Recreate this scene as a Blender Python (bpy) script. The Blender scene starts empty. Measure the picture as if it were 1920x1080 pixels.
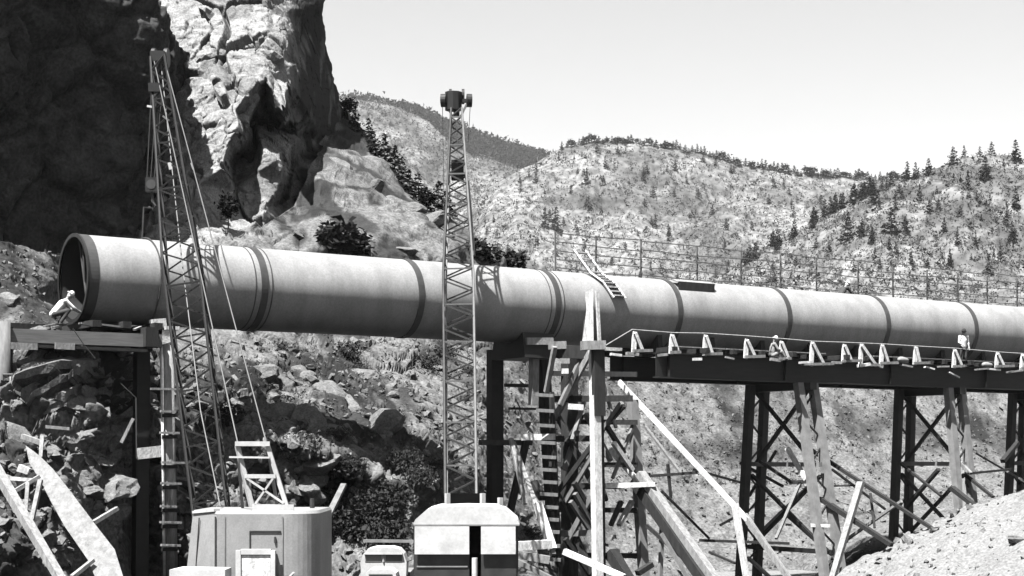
import bpy, math, random
import numpy as np
from mathutils import Vector, Matrix
from mathutils.geometry import delaunay_2d_cdt

random.seed(7)
scene = bpy.context.scene
col = scene.collection
R = math.radians

# ------------------------------------------------------------------ camera, sky, sun
F = 3100.0          # focal length in photograph pixels
CX, HY, CZ = 960.0, 855.0, 5.0
cam_d = bpy.data.cameras.new('camera')
cam = bpy.data.objects.new('camera', cam_d)
col.objects.link(cam)
cam.location = (0, 0, CZ)
cam.rotation_euler = (R(90), 0, 0)
cam_d.sensor_width = 36.0
cam_d.lens = 36.0 * F / 1920.0
cam_d.shift_y = (HY - 540.0) / 1920.0
cam_d.clip_start = 0.5
cam_d.clip_end = 20000
scene.camera = cam

SUN = Vector((-0.261, -0.382, 1.0)).normalized()
world = bpy.data.worlds.new('World')
scene.world = world
world.use_nodes = True
wn = world.node_tree
for n in list(wn.nodes):
    wn.nodes.remove(n)
sky = wn.nodes.new('ShaderNodeTexSky')
sky.sky_type = 'NISHITA'
sky.sun_disc = False
sky.sun_elevation = math.asin(SUN.z)
sky.sun_rotation = math.atan2(SUN.x, SUN.y)
sky.air_density = 1.6
sky.dust_density = 0.0
sky.ozone_density = 1.0
bw = wn.nodes.new('ShaderNodeRGBToBW')
bg = wn.nodes.new('ShaderNodeBackground')
bg.inputs['Strength'].default_value = 0.05
wo = wn.nodes.new('ShaderNodeOutputWorld')
wn.links.new(sky.outputs['Color'], bw.inputs['Color'])
wn.links.new(bw.outputs['Val'], bg.inputs['Color'])
wn.links.new(bg.outputs['Background'], wo.inputs['Surface'])

sd = bpy.data.lights.new('sun', 'SUN')
sd.energy = 5.0
sd.angle = R(0.5)
sd.color = (1.0, 0.995, 0.985)
so = bpy.data.objects.new('sun', sd)
col.objects.link(so)
so.rotation_euler = (-SUN).to_track_quat('-Z', 'Y').to_euler()
so.location = (-60, -60, 120)

scene.view_settings.view_transform = 'Standard'
scene.view_settings.look = 'None'
scene.view_settings.gamma = 1.0
scene.view_settings.use_curve_mapping = False
scene.view_settings.exposure = 1.8
scene.cycles.max_bounces = 4
scene.cycles.diffuse_bounces = 0
scene.cycles.volume_bounces = 0
scene.cycles.transparent_max_bounces = 4


def P(px, py, Y):
    """World point seen at photograph pixel (px, py) at distance Y in front of the camera."""
    return Vector(((px - CX) / F * Y, Y, CZ + (HY - py) / F * Y))


# ------------------------------------------------------------------ materials
ALB = 0.5


def mat(name, base, rough=0.8, var=0.15, scale=6.0, bump=0.0, bscale=None, metallic=0.0,
        dark_attr=None, dark=0.04, streak=None, fine=0.0, fscale=60.0, spec=0.3):
    base, dark = base * ALB, dark * ALB
    m = bpy.data.materials.new(name)
    m.use_nodes = True
    nt = m.node_tree
    b = nt.nodes['Principled BSDF']
    b.inputs['Roughness'].default_value = rough
    b.inputs['Metallic'].default_value = metallic
    b.inputs['Specular IOR Level'].default_value = spec
    geo = nt.nodes.new('ShaderNodeNewGeometry')
    mp = nt.nodes.new('ShaderNodeMapping')
    nt.links.new(geo.outputs['Position'], mp.inputs['Vector'])
    if streak:
        mp.inputs['Scale'].default_value = streak
    no = nt.nodes.new('ShaderNodeTexNoise')
    no.inputs['Scale'].default_value = scale
    no.inputs['Detail'].default_value = 6
    no.inputs['Roughness'].default_value = 0.65
    nt.links.new(mp.outputs['Vector'], no.inputs['Vector'])
    mr = nt.nodes.new('ShaderNodeMapRange')
    mr.inputs['From Min'].default_value = 0.3
    mr.inputs['From Max'].default_value = 0.7
    mr.inputs['To Min'].default_value = base * (1 - var)
    mr.inputs['To Max'].default_value = base * (1 + var)
    nt.links.new(no.outputs['Fac'], mr.inputs['Value'])
    out = mr.outputs['Result']
    if fine > 0:
        n2 = nt.nodes.new('ShaderNodeTexNoise')
        n2.inputs['Scale'].default_value = fscale
        n2.inputs['Detail'].default_value = 3
        nt.links.new(geo.outputs['Position'], n2.inputs['Vector'])
        m2 = nt.nodes.new('ShaderNodeMapRange')
        m2.inputs['From Min'].default_value = 0.35
        m2.inputs['From Max'].default_value = 0.65
        m2.inputs['To Min'].default_value = 1 - fine
        m2.inputs['To Max'].default_value = 1 + fine
        nt.links.new(n2.outputs['Fac'], m2.inputs['Value'])
        mu = nt.nodes.new('ShaderNodeMath')
        mu.operation = 'MULTIPLY'
        nt.links.new(out, mu.inputs[0])
        nt.links.new(m2.outputs['Result'], mu.inputs[1])
        out = mu.outputs[0]
    if dark_attr:
        at = nt.nodes.new('ShaderNodeAttribute')
        at.attribute_name = dark_attr
        mx = nt.nodes.new('ShaderNodeMix')
        mx.data_type = 'FLOAT'
        nt.links.new(at.outputs['Fac'], mx.inputs[0])
        nt.links.new(out, mx.inputs[2])
        mx.inputs[3].default_value = dark
        out = mx.outputs[0]
    nt.links.new(out, b.inputs['Base Color'])
    if bump > 0:
        nb = nt.nodes.new('ShaderNodeTexNoise')
        nb.inputs['Scale'].default_value = bscale or scale * 4
        nb.inputs['Detail'].default_value = 5
        nt.links.new(mp.outputs['Vector'], nb.inputs['Vector'])
        bp = nt.nodes.new('ShaderNodeBump')
        bp.inputs['Strength'].default_value = bump
        bp.inputs['Distance'].default_value = 0.1
        nt.links.new(nb.outputs['Fac'], bp.inputs['Height'])
        nt.links.new(bp.outputs['Normal'], b.inputs['Normal'])
    return m


M = {}
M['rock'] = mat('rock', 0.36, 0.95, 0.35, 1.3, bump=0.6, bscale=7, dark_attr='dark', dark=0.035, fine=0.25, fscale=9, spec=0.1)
M['darkrock'] = mat('dark_rock', 0.075, 0.95, 0.5, 0.7, bump=0.8, bscale=4, fine=0.3, fscale=6, spec=0.1)  # dark rock, darkened further to carry the left wall's shade
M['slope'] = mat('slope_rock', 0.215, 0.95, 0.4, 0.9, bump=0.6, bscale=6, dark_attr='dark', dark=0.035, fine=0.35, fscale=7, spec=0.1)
M['boulder'] = mat('boulder_rock', 0.235, 0.95, 0.35, 2.5, bump=0.5, bscale=9, fine=0.25, fscale=14, spec=0.1)
M['ground'] = mat('ground_dirt', 0.26, 0.95, 0.25, 0.6, bump=0.4, bscale=5, spec=0.1)
M['mud'] = mat('yard_mud', 0.12, 0.9, 0.35, 0.6, bump=0.4, bscale=5, spec=0.2)  # unseen yard kept dark so it bounces less light onto the pipe
M['rail'] = mat('weathered_rail', 0.22, 0.85, 0.2, 3.0)
M['weed'] = mat('bank_weed', 0.16, 0.9, 0.4, 1.0, spec=0.05)
M['split'] = mat('split_log_wood', 0.34, 0.9, 0.35, 1.2, streak=(5, 5, 1.0), bump=0.4, bscale=4, fine=.1, fscale=9)
M['steel2'] = mat('grey_boom_steel', 0.06, 0.6, 0.4, 3.0)
M['heap'] = mat('spoil_gravel', 0.32, 0.95, 0.15, 1.2, bump=0.6, bscale=8, fine=0.25, fscale=9, spec=0.1)
M['hill'] = mat('hill_scrub', 0.27, 0.95, 0.35, 0.035, bump=0.0, fine=0.42, fscale=0.22, spec=0.05, dark_attr='dark', dark=0.05)
M['pipe'] = mat('pipe_primer', 0.43, 0.55, 0.22, 1.1, streak=(1, 1, .3), bump=0.12, bscale=1.5, fine=0.10, fscale=14, spec=0.3)
M['band'] = mat('joint_band_coating', 0.085, 0.6, 0.3, 2.0)
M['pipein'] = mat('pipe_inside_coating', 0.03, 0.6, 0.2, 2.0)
M['steel'] = mat('dark_steel', 0.022, 0.6, 0.35, 3.0, spec=0.3)
M['rust'] = mat('rusted_steel', 0.075, 0.75, 0.35, 3.0)
M['chord'] = mat('boom_steel', 0.02, 0.55, 0.3, 3.0)
M['pale_steel'] = mat('pale_boom_steel', 0.2, 0.6, 0.25, 3.0)
M['cable'] = mat('wire_rope', 0.09, 0.5, 0.2, 8.0)
M['timber'] = mat('weathered_timber', 0.26, 0.9, 0.35, 2.5, streak=(3, 3, 0.6), bump=0.2)
M['darktimber'] = mat('creosoted_timber', 0.04, 0.9, 0.4, 2.5, streak=(3, 3, 0.6), bump=0.2)
M['pale'] = mat('fresh_sawn_timber', 0.42, 0.85, 0.4, 3.0, streak=(3, 3, 0.7), bump=0.35, bscale=12)
M['white'] = mat('white_painted_board', 1.0, 0.75, 0.35, 2.5, streak=(3, 3, 0.8), bump=0.3, bscale=10, fine=.12, fscale=12)
M['girder'] = mat('girder_steel', 0.03, 0.7, 0.3, 2.0, streak=(0.6, 0.6, 4))
M['gbeam'] = mat('grey_timber_beam', 0.26, 0.85, 0.3, 2.0, streak=(0.7, 0.7, 9))
M['house'] = mat('crane_grey_paint', 0.43, 0.55, 0.13, 1.6, streak=(1, 1, .6), bump=0.15, bscale=3, fine=0.08, fscale=20, spec=0.3)
M['whitepaint'] = mat('white_enamel', 0.85, 0.55, 0.22, 1.3, fine=.06, fscale=15, spec=0.3)
M['darkpaint'] = mat('dark_enamel', 0.06, 0.5, 0.35, 2.5)
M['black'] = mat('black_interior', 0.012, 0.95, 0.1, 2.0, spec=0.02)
M['glass'] = mat('dusty_glass', 0.05, 0.15, 0.1, 2.0, spec=0.6)
M['rubber'] = mat('rubber', 0.03, 0.9, 0.1, 5.0)
M['leaf'] = mat('conifer_needles', 0.034, 0.9, 0.4, 0.5, spec=0.05)
M['leafnear'] = mat('shrub_leaves', 0.05, 0.85, 0.5, 3.0, spec=0.2)
M['scrub'] = mat('dry_scrub', 0.145, 0.9, 0.5, 0.1, spec=0.05)
M['bark'] = mat('bark', 0.07, 0.95, 0.3, 4.0)
M['skin'] = mat('skin', 0.5, 0.6, 0.1, 5.0)
M['shirtw'] = mat('white_shirt', 1.1, 0.85, 0.08, 6.0)
M['cloth'] = mat('work_trousers', 0.09, 0.9, 0.2, 6.0)
M['shirtg'] = mat('grey_shirt', 0.4, 0.9, 0.15, 6.0)
M['hat'] = mat('pale_hat', 1.2, 0.7, 0.05, 6.0)
M['darkhat'] = mat('dark_hat', 0.05, 0.8, 0.05, 6.0)


# ------------------------------------------------------------------ object helpers
def tag(o, label=None, cat=None, group=None, kind=None):
    if label:
        o['label'] = label
    if cat:
        o['category'] = cat
    if group:
        o['group'] = group
    if kind:
        o['kind'] = kind
    return o


def thing(name, label, cat, loc=(0, 0, 0), group=None):
    o = bpy.data.objects.new(name, None)
    o.empty_display_size = 0.3
    col.objects.link(o)
    o.location = loc
    return tag(o, label, cat, group)


def wloc(o):
    p = Vector(o.location)
    while o.parent:
        o = o.parent
        p += Vector(o.location)
    return p


class MB:
    def __init__(self):
        self.v = []
        self.f = []

    def add(self, vs, fs):
        n = len(self.v)
        self.v += [tuple(q) for q in vs]
        self.f += [tuple(i + n for i in f) for f in fs]
        return self

    def box(self, c, s, rot=None):
        c = Vector(c)
        vs = []
        for x in (-.5, .5):
            for y in (-.5, .5):
                for z in (-.5, .5):
                    q = Vector((x * s[0], y * s[1], z * s[2]))
                    if rot:
                        q = rot @ q
                    vs.append(c + q)
        return self.add(vs, [(0, 1, 3, 2), (4, 6, 7, 5), (0, 4, 5, 1), (2, 3, 7, 6), (0, 2, 6, 4), (1, 5, 7, 3)])

    def bar(self, a, b, w, h=None, up=(0, 0, 1), taper=1.0):
        a, b = Vector(a), Vector(b)
        h = h or w
        d = (b - a).normalized()
        up = Vector(up)
        if abs(d.dot(up)) > 0.97:
            up = Vector((0.55, -0.83, 0.02))
        s = d.cross(up).normalized()
        t = s.cross(d).normalized()
        vs = []
        for p, k in ((a, 1.0), (b, taper)):
            for i, j in ((-1, -1), (1, -1), (1, 1), (-1, 1)):
                vs.append(p + s * (i * w * k / 2) + t * (j * h * k / 2))
        return self.add(vs, [(3, 2, 1, 0), (4, 5, 6, 7), (0, 1, 5, 4), (1, 2, 6, 5), (2, 3, 7, 6), (3, 0, 4, 7)])

    def tube(self, pts, r, n=6, r2=None, closed=False):
        pts = [Vector(p) for p in pts]
        k = len(pts)
        vs, fs = [], []
        for i, p in enumerate(pts):
            a = pts[(i - 1) % k] if (closed or i > 0) else p
            b = pts[(i + 1) % k] if (closed or i < k - 1) else p
            d = (b - a).normalized()
            up = Vector((0, 0, 1)) if abs(d.z) < 0.95 else Vector((1, 0, 0))
            s = d.cross(up).normalized()
            t = s.cross(d)
            rr = r if r2 is None else r + (r2 - r) * i / max(1, k - 1)
            for j in range(n):
                an = 2 * math.pi * j / n
                vs.append(p + s * math.cos(an) * rr + t * math.sin(an) * rr)
        for i in range(k if closed else k - 1):
            for j in range(n):
                i2 = (i + 1) % k
                fs.append((i * n + j, i * n + (j + 1) % n, i2 * n + (j + 1) % n, i2 * n + j))
        if not closed:
            fs.append(tuple(range(n))[::-1])
            fs.append(tuple((k - 1) * n + j for j in range(n)))
        return self.add(vs, fs)

    def prism(self, outline, z0, z1, scale_top=None):
        """vertical prism over an outline of (x, y)"""
        n = len(outline)
        vs = [(x, y, z0) for x, y in outline]
        top = scale_top or outline
        vs += [(x, y, z1) for x, y in top]
        fs = [tuple(range(n))[::-1], tuple(range(n, 2 * n))]
        fs += [(i, (i + 1) % n, n + (i + 1) % n, n + i) for i in range(n)]
        return self.add(vs, fs)

    def extrude(self, prof, y0, y1):
        """profile of (x, z) extruded along Y"""
        n = len(prof)
        vs = [(x, y0, z) for x, z in prof] + [(x, y1, z) for x, z in prof]
        fs = [tuple(range(n)), tuple(range(n, 2 * n))[::-1]]
        fs += [(i, n + i, n + (i + 1) % n, (i + 1) % n) for i in range(n)]
        return self.add(vs, fs)

    def build(self, name, m, parent=None, smooth=False, loc=None):
        base = wloc(parent) if parent else Vector(loc or (0, 0, 0))
        me = bpy.data.meshes.new(name)
        me.from_pydata([(x - base.x, y - base.y, z - base.z) for x, y, z in self.v], [], self.f)
        me.materials.append(m)
        if smooth:
            me.polygons.foreach_set('use_smooth', [True] * len(me.polygons))
        me.update()
        o = bpy.data.objects.new(name, me)
        col.objects.link(o)
        if parent:
            o.parent = parent
        elif loc:
            o.location = loc
        return o


def single(name, mb, m, label, cat, group=None, smooth=False):
    """a thing that is one mesh, origin at the middle of its lowest point"""
    zs = min(v[2] for v in mb.v)
    cx = sum(v[0] for v in mb.v) / len(mb.v)
    cy = sum(v[1] for v in mb.v) / len(mb.v)
    o = mb.build(name, m, None, smooth, (cx, cy, zs))
    return tag(o, label, cat, group)


# ------------------------------------------------------------------ noise
_rs = np.random.RandomState(3)
_tab = _rs.rand(64, 64, 64).astype(np.float32)


def vnoise(x, y, z):
    xi, yi, zi = np.floor(x).astype(int), np.floor(y).astype(int), np.floor(z).astype(int)
    fx, fy, fz = x - xi, y - yi, z - zi
    fx, fy, fz = [t * t * (3 - 2 * t) for t in (fx, fy, fz)]
    out = 0
    for a in (0, 1):
        for b in (0, 1):
            for c in (0, 1):
                w = (fx if a else 1 - fx) * (fy if b else 1 - fy) * (fz if c else 1 - fz)
                out = out + w * _tab[(xi + a) % 64, (yi + b) % 64, (zi + c) % 64]
    return out * 2 - 1


def fbm(x, y, z, octv=4, gain=0.5):
    s, a = 0, 1.0
    for i in range(octv):
        s = s + a * vnoise(x + 17.3 * i, y - 9.1 * i, z + 4.7 * i)
        x, y, z = x * 2.03, y * 2.03, z * 2.03
        a *= gain
    return s


def worley(x, y, z):
    xi, yi, zi = np.floor(x).astype(int), np.floor(y).astype(int), np.floor(z).astype(int)
    f1 = np.full(x.shape, 9.0)
    f2 = np.full(x.shape, 9.0)
    plane = np.zeros(x.shape)
    off = np.zeros(x.shape)
    for a in (-1, 0, 1):
        for b in (-1, 0, 1):
            for c in (-1, 0, 1):
                ix, iy, iz = (xi + a) % 64, (yi + b) % 64, (zi + c) % 64
                r1, r2, r3 = _tab[ix, iy, iz], _tab[iy, iz, ix], _tab[iz, ix, iy]
                r4, r5, r6 = _tab[ix, iz, iy], _tab[iy, ix, iz], _tab[iz, iy, ix]
                dx, dy, dz = x - (xi + a + r1), y - (yi + b + r2), z - (zi + c + r3)
                d = np.sqrt(dx * dx + dy * dy + dz * dz)
                m = d < f1
                f2 = np.where(m, f1, np.minimum(f2, d))
                f1 = np.where(m, d, f1)
                pl = dx * (r4 * 2 - 1) + dy * (r5 * 2 - 1) + dz * (r6 * 2 - 1)
                plane = np.where(m, pl, plane)
                off = np.where(m, r4 + r5 - 1, off)
    return f1, f2, plane, off


def rock_disp(X, Y, Z, size, amp, crack=0.5, cw=0.12, warp=0.25, part=0):
    """fractured rock: blocks each with an own plane, with recessed joints"""
    wx = warp * fbm(X / size * 1.3, Y / size * 1.3, Z / size * 1.3, 3)
    wz = warp * fbm(X / size * 1.3 + 31, Y / size * 1.3, Z / size * 1.3, 3)
    f1, f2, pl, off = worley(X / size + wx, Y / size + 0.5 * wx, Z / size + wz)
    c = np.clip(1 - (f2 - f1) / cw, 0, 1)
    if part:
        c = c * np.clip(0.35 + 1.3 * fbm(X / size * 0.9 + part, Y / size, Z / size * 0.9, 2), 0.0, 1)
    return amp * (0.7 * off + 0.9 * pl - crack * c)


def tri_interp(pts, px, py):
    """piecewise planar surface through control points (px, py, Y, dark): planes in space"""
    co = [Vector((p[0], p[1])) for p in pts]
    ov, oe, of, a, b, c = delaunay_2d_cdt(co, [], [], 0, 0.001)
    src = [q[0] for q in a]
    w = np.zeros(px.shape)
    dk = np.zeros(px.shape)
    hit = np.zeros(px.shape, bool)
    for t in of:
        A, B, C = (pts[src[i]] for i in t)
        det = (B[1] - C[1]) * (A[0] - C[0]) + (C[0] - B[0]) * (A[1] - C[1])
        if abs(det) < 1e-6:
            continue
        l1 = ((B[1] - C[1]) * (px - C[0]) + (C[0] - B[0]) * (py - C[1])) / det
        l2 = ((C[1] - A[1]) * (px - C[0]) + (A[0] - C[0]) * (py - C[1])) / det
        l3 = 1 - l1 - l2
        m = (l1 > -1e-4) & (l2 > -1e-4) & (l3 > -1e-4)
        w = np.where(m, l1 / A[2] + l2 / B[2] + l3 / C[2], w)
        d = [(q[3] if len(q) > 3 else 0.0) for q in (A, B, C)]
        dk = np.where(m, l1 * d[0] + l2 * d[1] + l3 * d[2], dk)
        hit |= m
    w = np.where(hit, w, 1 / 90.0)
    return 1 / np.maximum(w, 1e-5), dk


def grid_mesh(name, X, Y, Z, m, dark=None, flip=False, smooth=False):
    h, w = X.shape
    co = np.stack([X, Y, Z], -1).reshape(-1, 3).astype(np.float32)
    i = np.arange(h * w).reshape(h, w)
    q = np.stack([i[:-1, :-1], i[:-1, 1:], i[1:, 1:], i[1:, :-1]], -1).reshape(-1, 4)
    if flip:
        q = q[:, ::-1]
    me = bpy.data.meshes.new(name)
    me.vertices.add(len(co))
    me.vertices.foreach_set('co', co.ravel())
    me.loops.add(q.size)
    me.loops.foreach_set('vertex_index', q.ravel().astype(np.int32))
    me.polygons.add(len(q))
    me.polygons.foreach_set('loop_start', np.arange(0, q.size, 4, dtype=np.int32))
    me.polygons.foreach_set('loop_total', np.full(len(q), 4, np.int32))
    if smooth:
        me.polygons.foreach_set('use_smooth', np.ones(len(q), bool))
    me.update(calc_edges=True)
    if dark is not None:
        at = me.attributes.new('dark', 'FLOAT', 'POINT')
        at.data.foreach_set('value', np.clip(dark, 0, 1).ravel().astype(np.float32))
    me.materials.append(m)
    me.validate()
    o = bpy.data.objects.new(name, me)
    col.objects.link(o)
    return o


def grid_normal(X, Y, Z):
    p = np.stack([X, Y, Z], -1)
    du = np.gradient(p, axis=1)
    dv = np.gradient(p, axis=0)
    n = np.cross(du, dv)
    n /= np.linalg.norm(n, axis=-1, keepdims=True) + 1e-9
    s = np.where(n[..., 1:2] > 0, -1, 1)          # towards the camera side
    return n * s


def smooth2(a, k):
    for _ in range(k):
        b = np.pad(a, 1, mode='edge')
        a = (b[:-2, 1:-1] + b[2:, 1:-1] + b[1:-1, :-2] + b[1:-1, 2:] + 2 * a) / 6
    return a


# ------------------------------------------------------------------ ground
g = MB()
g.add([(-6000, -300, -4.6), (6000, -300, -4.6), (6000, 9000, -4.6), (-6000, 9000, -4.6)], [(0, 1, 2, 3)])
tag(g.build('ground', M['ground']), kind='structure')
# level work yard where the machines stand
yy, xx = np.meshgrid(np.linspace(-12, 80, 150), np.linspace(-40, 40, 130), indexing='ij')
yard = grid_mesh('work_yard', xx, yy, 0.06 * fbm(xx / 2, yy / 2, xx * 0, 4) - 0.05 - 4.9 * np.clip((yy - 60) / 16, 0, 1), M['mud'])
tag(yard, kind='structure')

# ------------------------------------------------------------------ slope under and behind the pipe
SIL = [(-80, 448), (40, 458), (110, 488), (160, 505), (300, 475), (440, 452), (500, 420), (560, 380), (590, 300), (630, 215), (650, 207), (672, 232), (700, 268), (740, 312),
       (780, 348), (830, 402), (870, 425), (900, 440), (950, 478), (990, 505), (1040, 545), (1100, 585), (1300, 605),
       (1600, 625), (1930, 645), (2000, 650)]
SLOPE = [
    # x, y, distance, dark cover
    (-80, 400, 62), (0, 440, 62), (100, 500, 64), (200, 430, 80), (300, 415, 88), (480, 405, 88), (-80, 520, 58.5), (0, 520, 59),
    (60, 560, 60), (150, 560, 66), (150, 620, 60), (60, 610, 57.5), (-80, 610, 56.5), (300, 560, 74), (280, 640, 65),
    (-80, 700, 55), (20, 690, 54.7), (120, 655, 56.0), (200, 655, 57.2), (250, 680, 60),
    (265, 900, 61), (265, 1010, 60.5), (90, 715, 54.4), (180, 695, 55.5), (110, 760, 55.0), (190, 745, 55.8), (60, 790, 53.0), (240, 790, 59.5), (160, 815, 53.9),
    (-80, 830, 51), (40, 850, 50.5), (200, 850, 56.5), (300, 800, 60.5), (320, 700, 63), (360, 650, 66), (330, 880, 59.3),
    (100, 960, 49.5), (240, 900, 58.2), (220, 1000, 55.5), (-80, 960, 48), (-80, 1140, 45), (120, 1140, 48), (230, 1140, 54), (320, 1140, 57),
    (330, 980, 58.5), (400, 760, 62), (440, 640, 69), (450, 700, 63), (440, 820, 60), (400, 900, 58.5), (480, 980, 57), (480, 1140, 52),
    (560, 500, 83), (620, 560, 84), (560, 640, 75), (640, 640, 78), (560, 720, 67), (500, 780, 62), (600, 790, 62.5),
    (560, 830, 59), (560, 930, 60), (640, 850, 60.5), (640, 930, 63), (620, 1010, 61), (700, 800, 66), (700, 900, 61.5),
    (690, 1010, 60), (620, 1140, 55), (760, 1010, 60), (780, 1140, 55.5), (800, 700, 77), (780, 820, 66), (790, 930, 61.5), (860, 640, 86), (900, 760, 77),
    (900, 860, 71), (880, 950, 66), (900, 1040, 61), (900, 1140, 56), (1000, 640, 94), (1000, 800, 83), (1000, 930, 75), (1000, 1010, 69), (1000, 1140, 56),
    # lit slabs above the pipe, right of the pinnacle
    (560, 370, 95), (580, 290, 104), (620, 275, 109), (600, 330, 97), (600, 400, 92), (640, 205, 126), (660, 260, 116), (680, 310, 106), (720, 330, 106),
    (700, 272, 119), (770, 352, 112), (790, 385, 103), (700, 380, 97), (620, 440, 88.5), (700, 460, 89), (790, 430, 97), (830, 405, 108), (900, 440, 106),
    (800, 480, 91), (850, 470, 95), (930, 480, 104), (990, 505, 112), (700, 520, 86), (900, 540, 95), (1040, 545, 110),
    # bank behind the trestle
    (1100, 560, 106), (1100, 660, 100), (1100, 850, 88), (1100, 950, 82), (1100, 1040, 78), (1100, 1140, 74),
    (1300, 580, 112), (1300, 690, 104), (1300, 850, 94), (1300, 935, 90), (1300, 1010, 86), (1300, 1140, 79),
    (1500, 600, 118), (1500, 710, 110), (1500, 860, 99), (1500, 945, 91), (1500, 1010, 88), (1500, 1140, 81),
    (1700, 620, 126), (1700, 720, 116), (1700, 870, 104), (1700, 960, 94), (1700, 1015, 80), (1700, 1140, 56),
    (2000, 640, 136), (2000, 740, 124), (2000, 880, 108), (2000, 970, 96), (2000, 1030, 80), (2000, 1140, 56),
]


def slopeY(px, py):
    a = np.array([[float(px)]])
    b = np.array([[float(py)]])
    return float(tri_interp(SLOPE, a, b)[0][0, 0])


NU, NV, NB = 1250, 400, 12
pxs = np.linspace(-80, 2000, NU)
top = np.interp(pxs, [s[0] for s in SIL], [s[1] for s in SIL])
t = np.linspace(0, 1, NV)[:, None]
PX = np.repeat(pxs[None, :], NV, 0)
PY = top[None, :] + (1138 - top[None, :]) * t
SY, SD = tri_interp(SLOPE, PX, PY)
SY = smooth2(SY, 12)
X = (PX - CX) / F * SY
Z = CZ + (HY - PY) / F * SY
n = grid_normal(X, SY, Z)
n = np.stack([smooth2(n[..., k], 10) for k in range(3)], -1)
rocky = np.clip((1060 - PX) / 160, 0.10, 1)                    # the right bank is earth, not rock
strata = 0.62 * np.clip((300 - PX) / 100, 0, 1) * np.clip((PY - 630) / 20, 0, 1) * np.clip((860 - PY) / 60, 0, 1)
Yd_s = SY
# bedded ledges on the left: blocks stretched along the bedding
bx = X * 0.94 + Z * 0.33
bz = -X * 0.33 + Z * 0.94
view = np.stack([X, SY, Z - CZ], -1)
view /= np.linalg.norm(view, axis=-1, keepdims=True)
face = np.clip(-(n * view).sum(-1) * 1.5, 0.12, 1)
D = rock_disp(X, SY, Z, 4.2, 1.0, 0.3) * face ** 1.2 + rock_disp(X, SY, Z, 1.6, 0.55, 0.5) * face ** 1.3 + rock_disp(X + 9, SY, Z, 0.6, 0.22, 0.5) * face ** 2
left = np.clip((290 - PX) / 60, 0, 1) * np.clip((650 - PY) / 15, 0, 1)
D = D * rocky * (1 - left) + left * 0.22 * fbm(X / 1.4 + Z, Yd_s / 3.0, Z / 1.0, 4)
lay = bz / 0.62 + 0.35 * fbm(X / 3, SY / 3, Z / 3, 3)
saw = lay - np.floor(lay)
mid0 = np.clip((PX - 330) / 80, 0, 1) * np.clip((980 - PX) / 120, 0, 1) * np.clip((PY - 610) / 20, 0, 1)
ly2 = (X * 0.66 + Z * 0.75) / 0.85 + 0.5 * fbm(X / 3.5, SY / 5, Z / 3.5, 3)
D = D + mid0 * 0.95 * (ly2 - np.floor(ly2) - 0.5) * np.clip(0.5 + 1.2 * fbm(X / 5, SY / 6, Z / 5 + 3, 2), 0, 1) * face
D = D + strata * (1.35 * saw - 0.6) + 0.10 * fbm(X * 1.3, SY * 1.3, Z * 1.3, 4)
D = D + 0.35 * (1 - rocky) * fbm(X / 4, SY / 4, Z / 4, 4)
fade = np.clip((1125 - PY) / 60, 0, 1)
upp = np.clip((560 - PY) / 40, 0, 1) * np.clip((PX - 500) / 50, 0, 1)
D = D * (1 - 0.9 * upp) + upp * 0.5 * fbm(X / 2.6, SY / 5.0, Z / 2.0, 5)
D = D * fade
X, Yd, Z = X + n[..., 0] * D, SY + n[..., 1] * D, Z + n[..., 2] * D
gul = fbm(X / 2.2, Yd / 5.0, Z / 4.0, 4)
dark = np.clip((gul - 0.12) * 2.6, 0, 0.85) * np.clip((1000 - PX) / 200, 0.45, 1)
ck = fbm(X / 2.2 + 5, Yd / 5.0, Z / 0.9, 4)
dark = np.clip(dark + upp * 0.8 * np.clip(1 - np.abs(ck) / 0.10, 0, 1), 0, 1)
al, ac = X * 0.72 - Z * 0.69, X * 0.69 + Z * 0.72
run = fbm(al / 6.0, Yd / 9.0, ac / 0.8, 4)
midz = np.clip((PX - 330) / 80, 0, 1) * np.clip((1020 - PX) / 120, 0, 1) * np.clip((PY - 600) / 20, 0, 1)
bankm = np.clip((PX - 1060) / 120, 0, 1)
vs_ = fbm(X / 3.2 + 7, Yd / 7.0, Z / 4.5, 4)
dark = dark * (1 - bankm * np.clip((PY - 850) / 40, 0, 1)) + bankm * np.clip((vs_ - 0.05) * 1.7, 0, 0.7) * np.clip((890 - PY) / 50, 0, 1)
dark = np.clip(dark + midz * np.clip((run - 0.02) * 2.2, 0, 0.8), 0, 1)
pit_shade = np.clip(1.3 - np.hypot((PX - 1640) / 62, (PY - 1062) / 44), 0, 1) * 1.4  # dark pit beside the heap, its shade painted into the ground colour
dark = np.clip(dark + pit_shade, 0, 1)
# fold the crest back and down so that the hill is solid behind
k = np.arange(1, NB + 1)[:, None]
Xb = X[0][None, :] + 0 * k
Yb = Yd[0][None, :] + 3.0 * k
Zb = Z[0][None, :] - (Z[0][None, :] + 4.8) * (k / NB) ** 1.5
Xa = np.vstack([Xb[::-1], X])
Ya = np.vstack([Yb[::-1], Yd])
Za = np.vstack([Zb[::-1], Z])
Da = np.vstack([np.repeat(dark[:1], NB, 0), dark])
SG = (X, Yd, Z, n, top)


def slope_at(qx, qy):
    i = min(NU - 1, max(0, int(round((qx + 80) / 2080 * (NU - 1)))))
    tp = SG[4][i]
    j = min(NV - 1, max(0, int(round((qy - tp) / (1138 - tp) * (NV - 1)))))
    return Vector((SG[0][j, i], SG[1][j, i], SG[2][j, i]))


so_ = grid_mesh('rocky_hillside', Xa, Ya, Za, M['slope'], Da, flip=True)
tag(so_, kind='structure')

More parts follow.
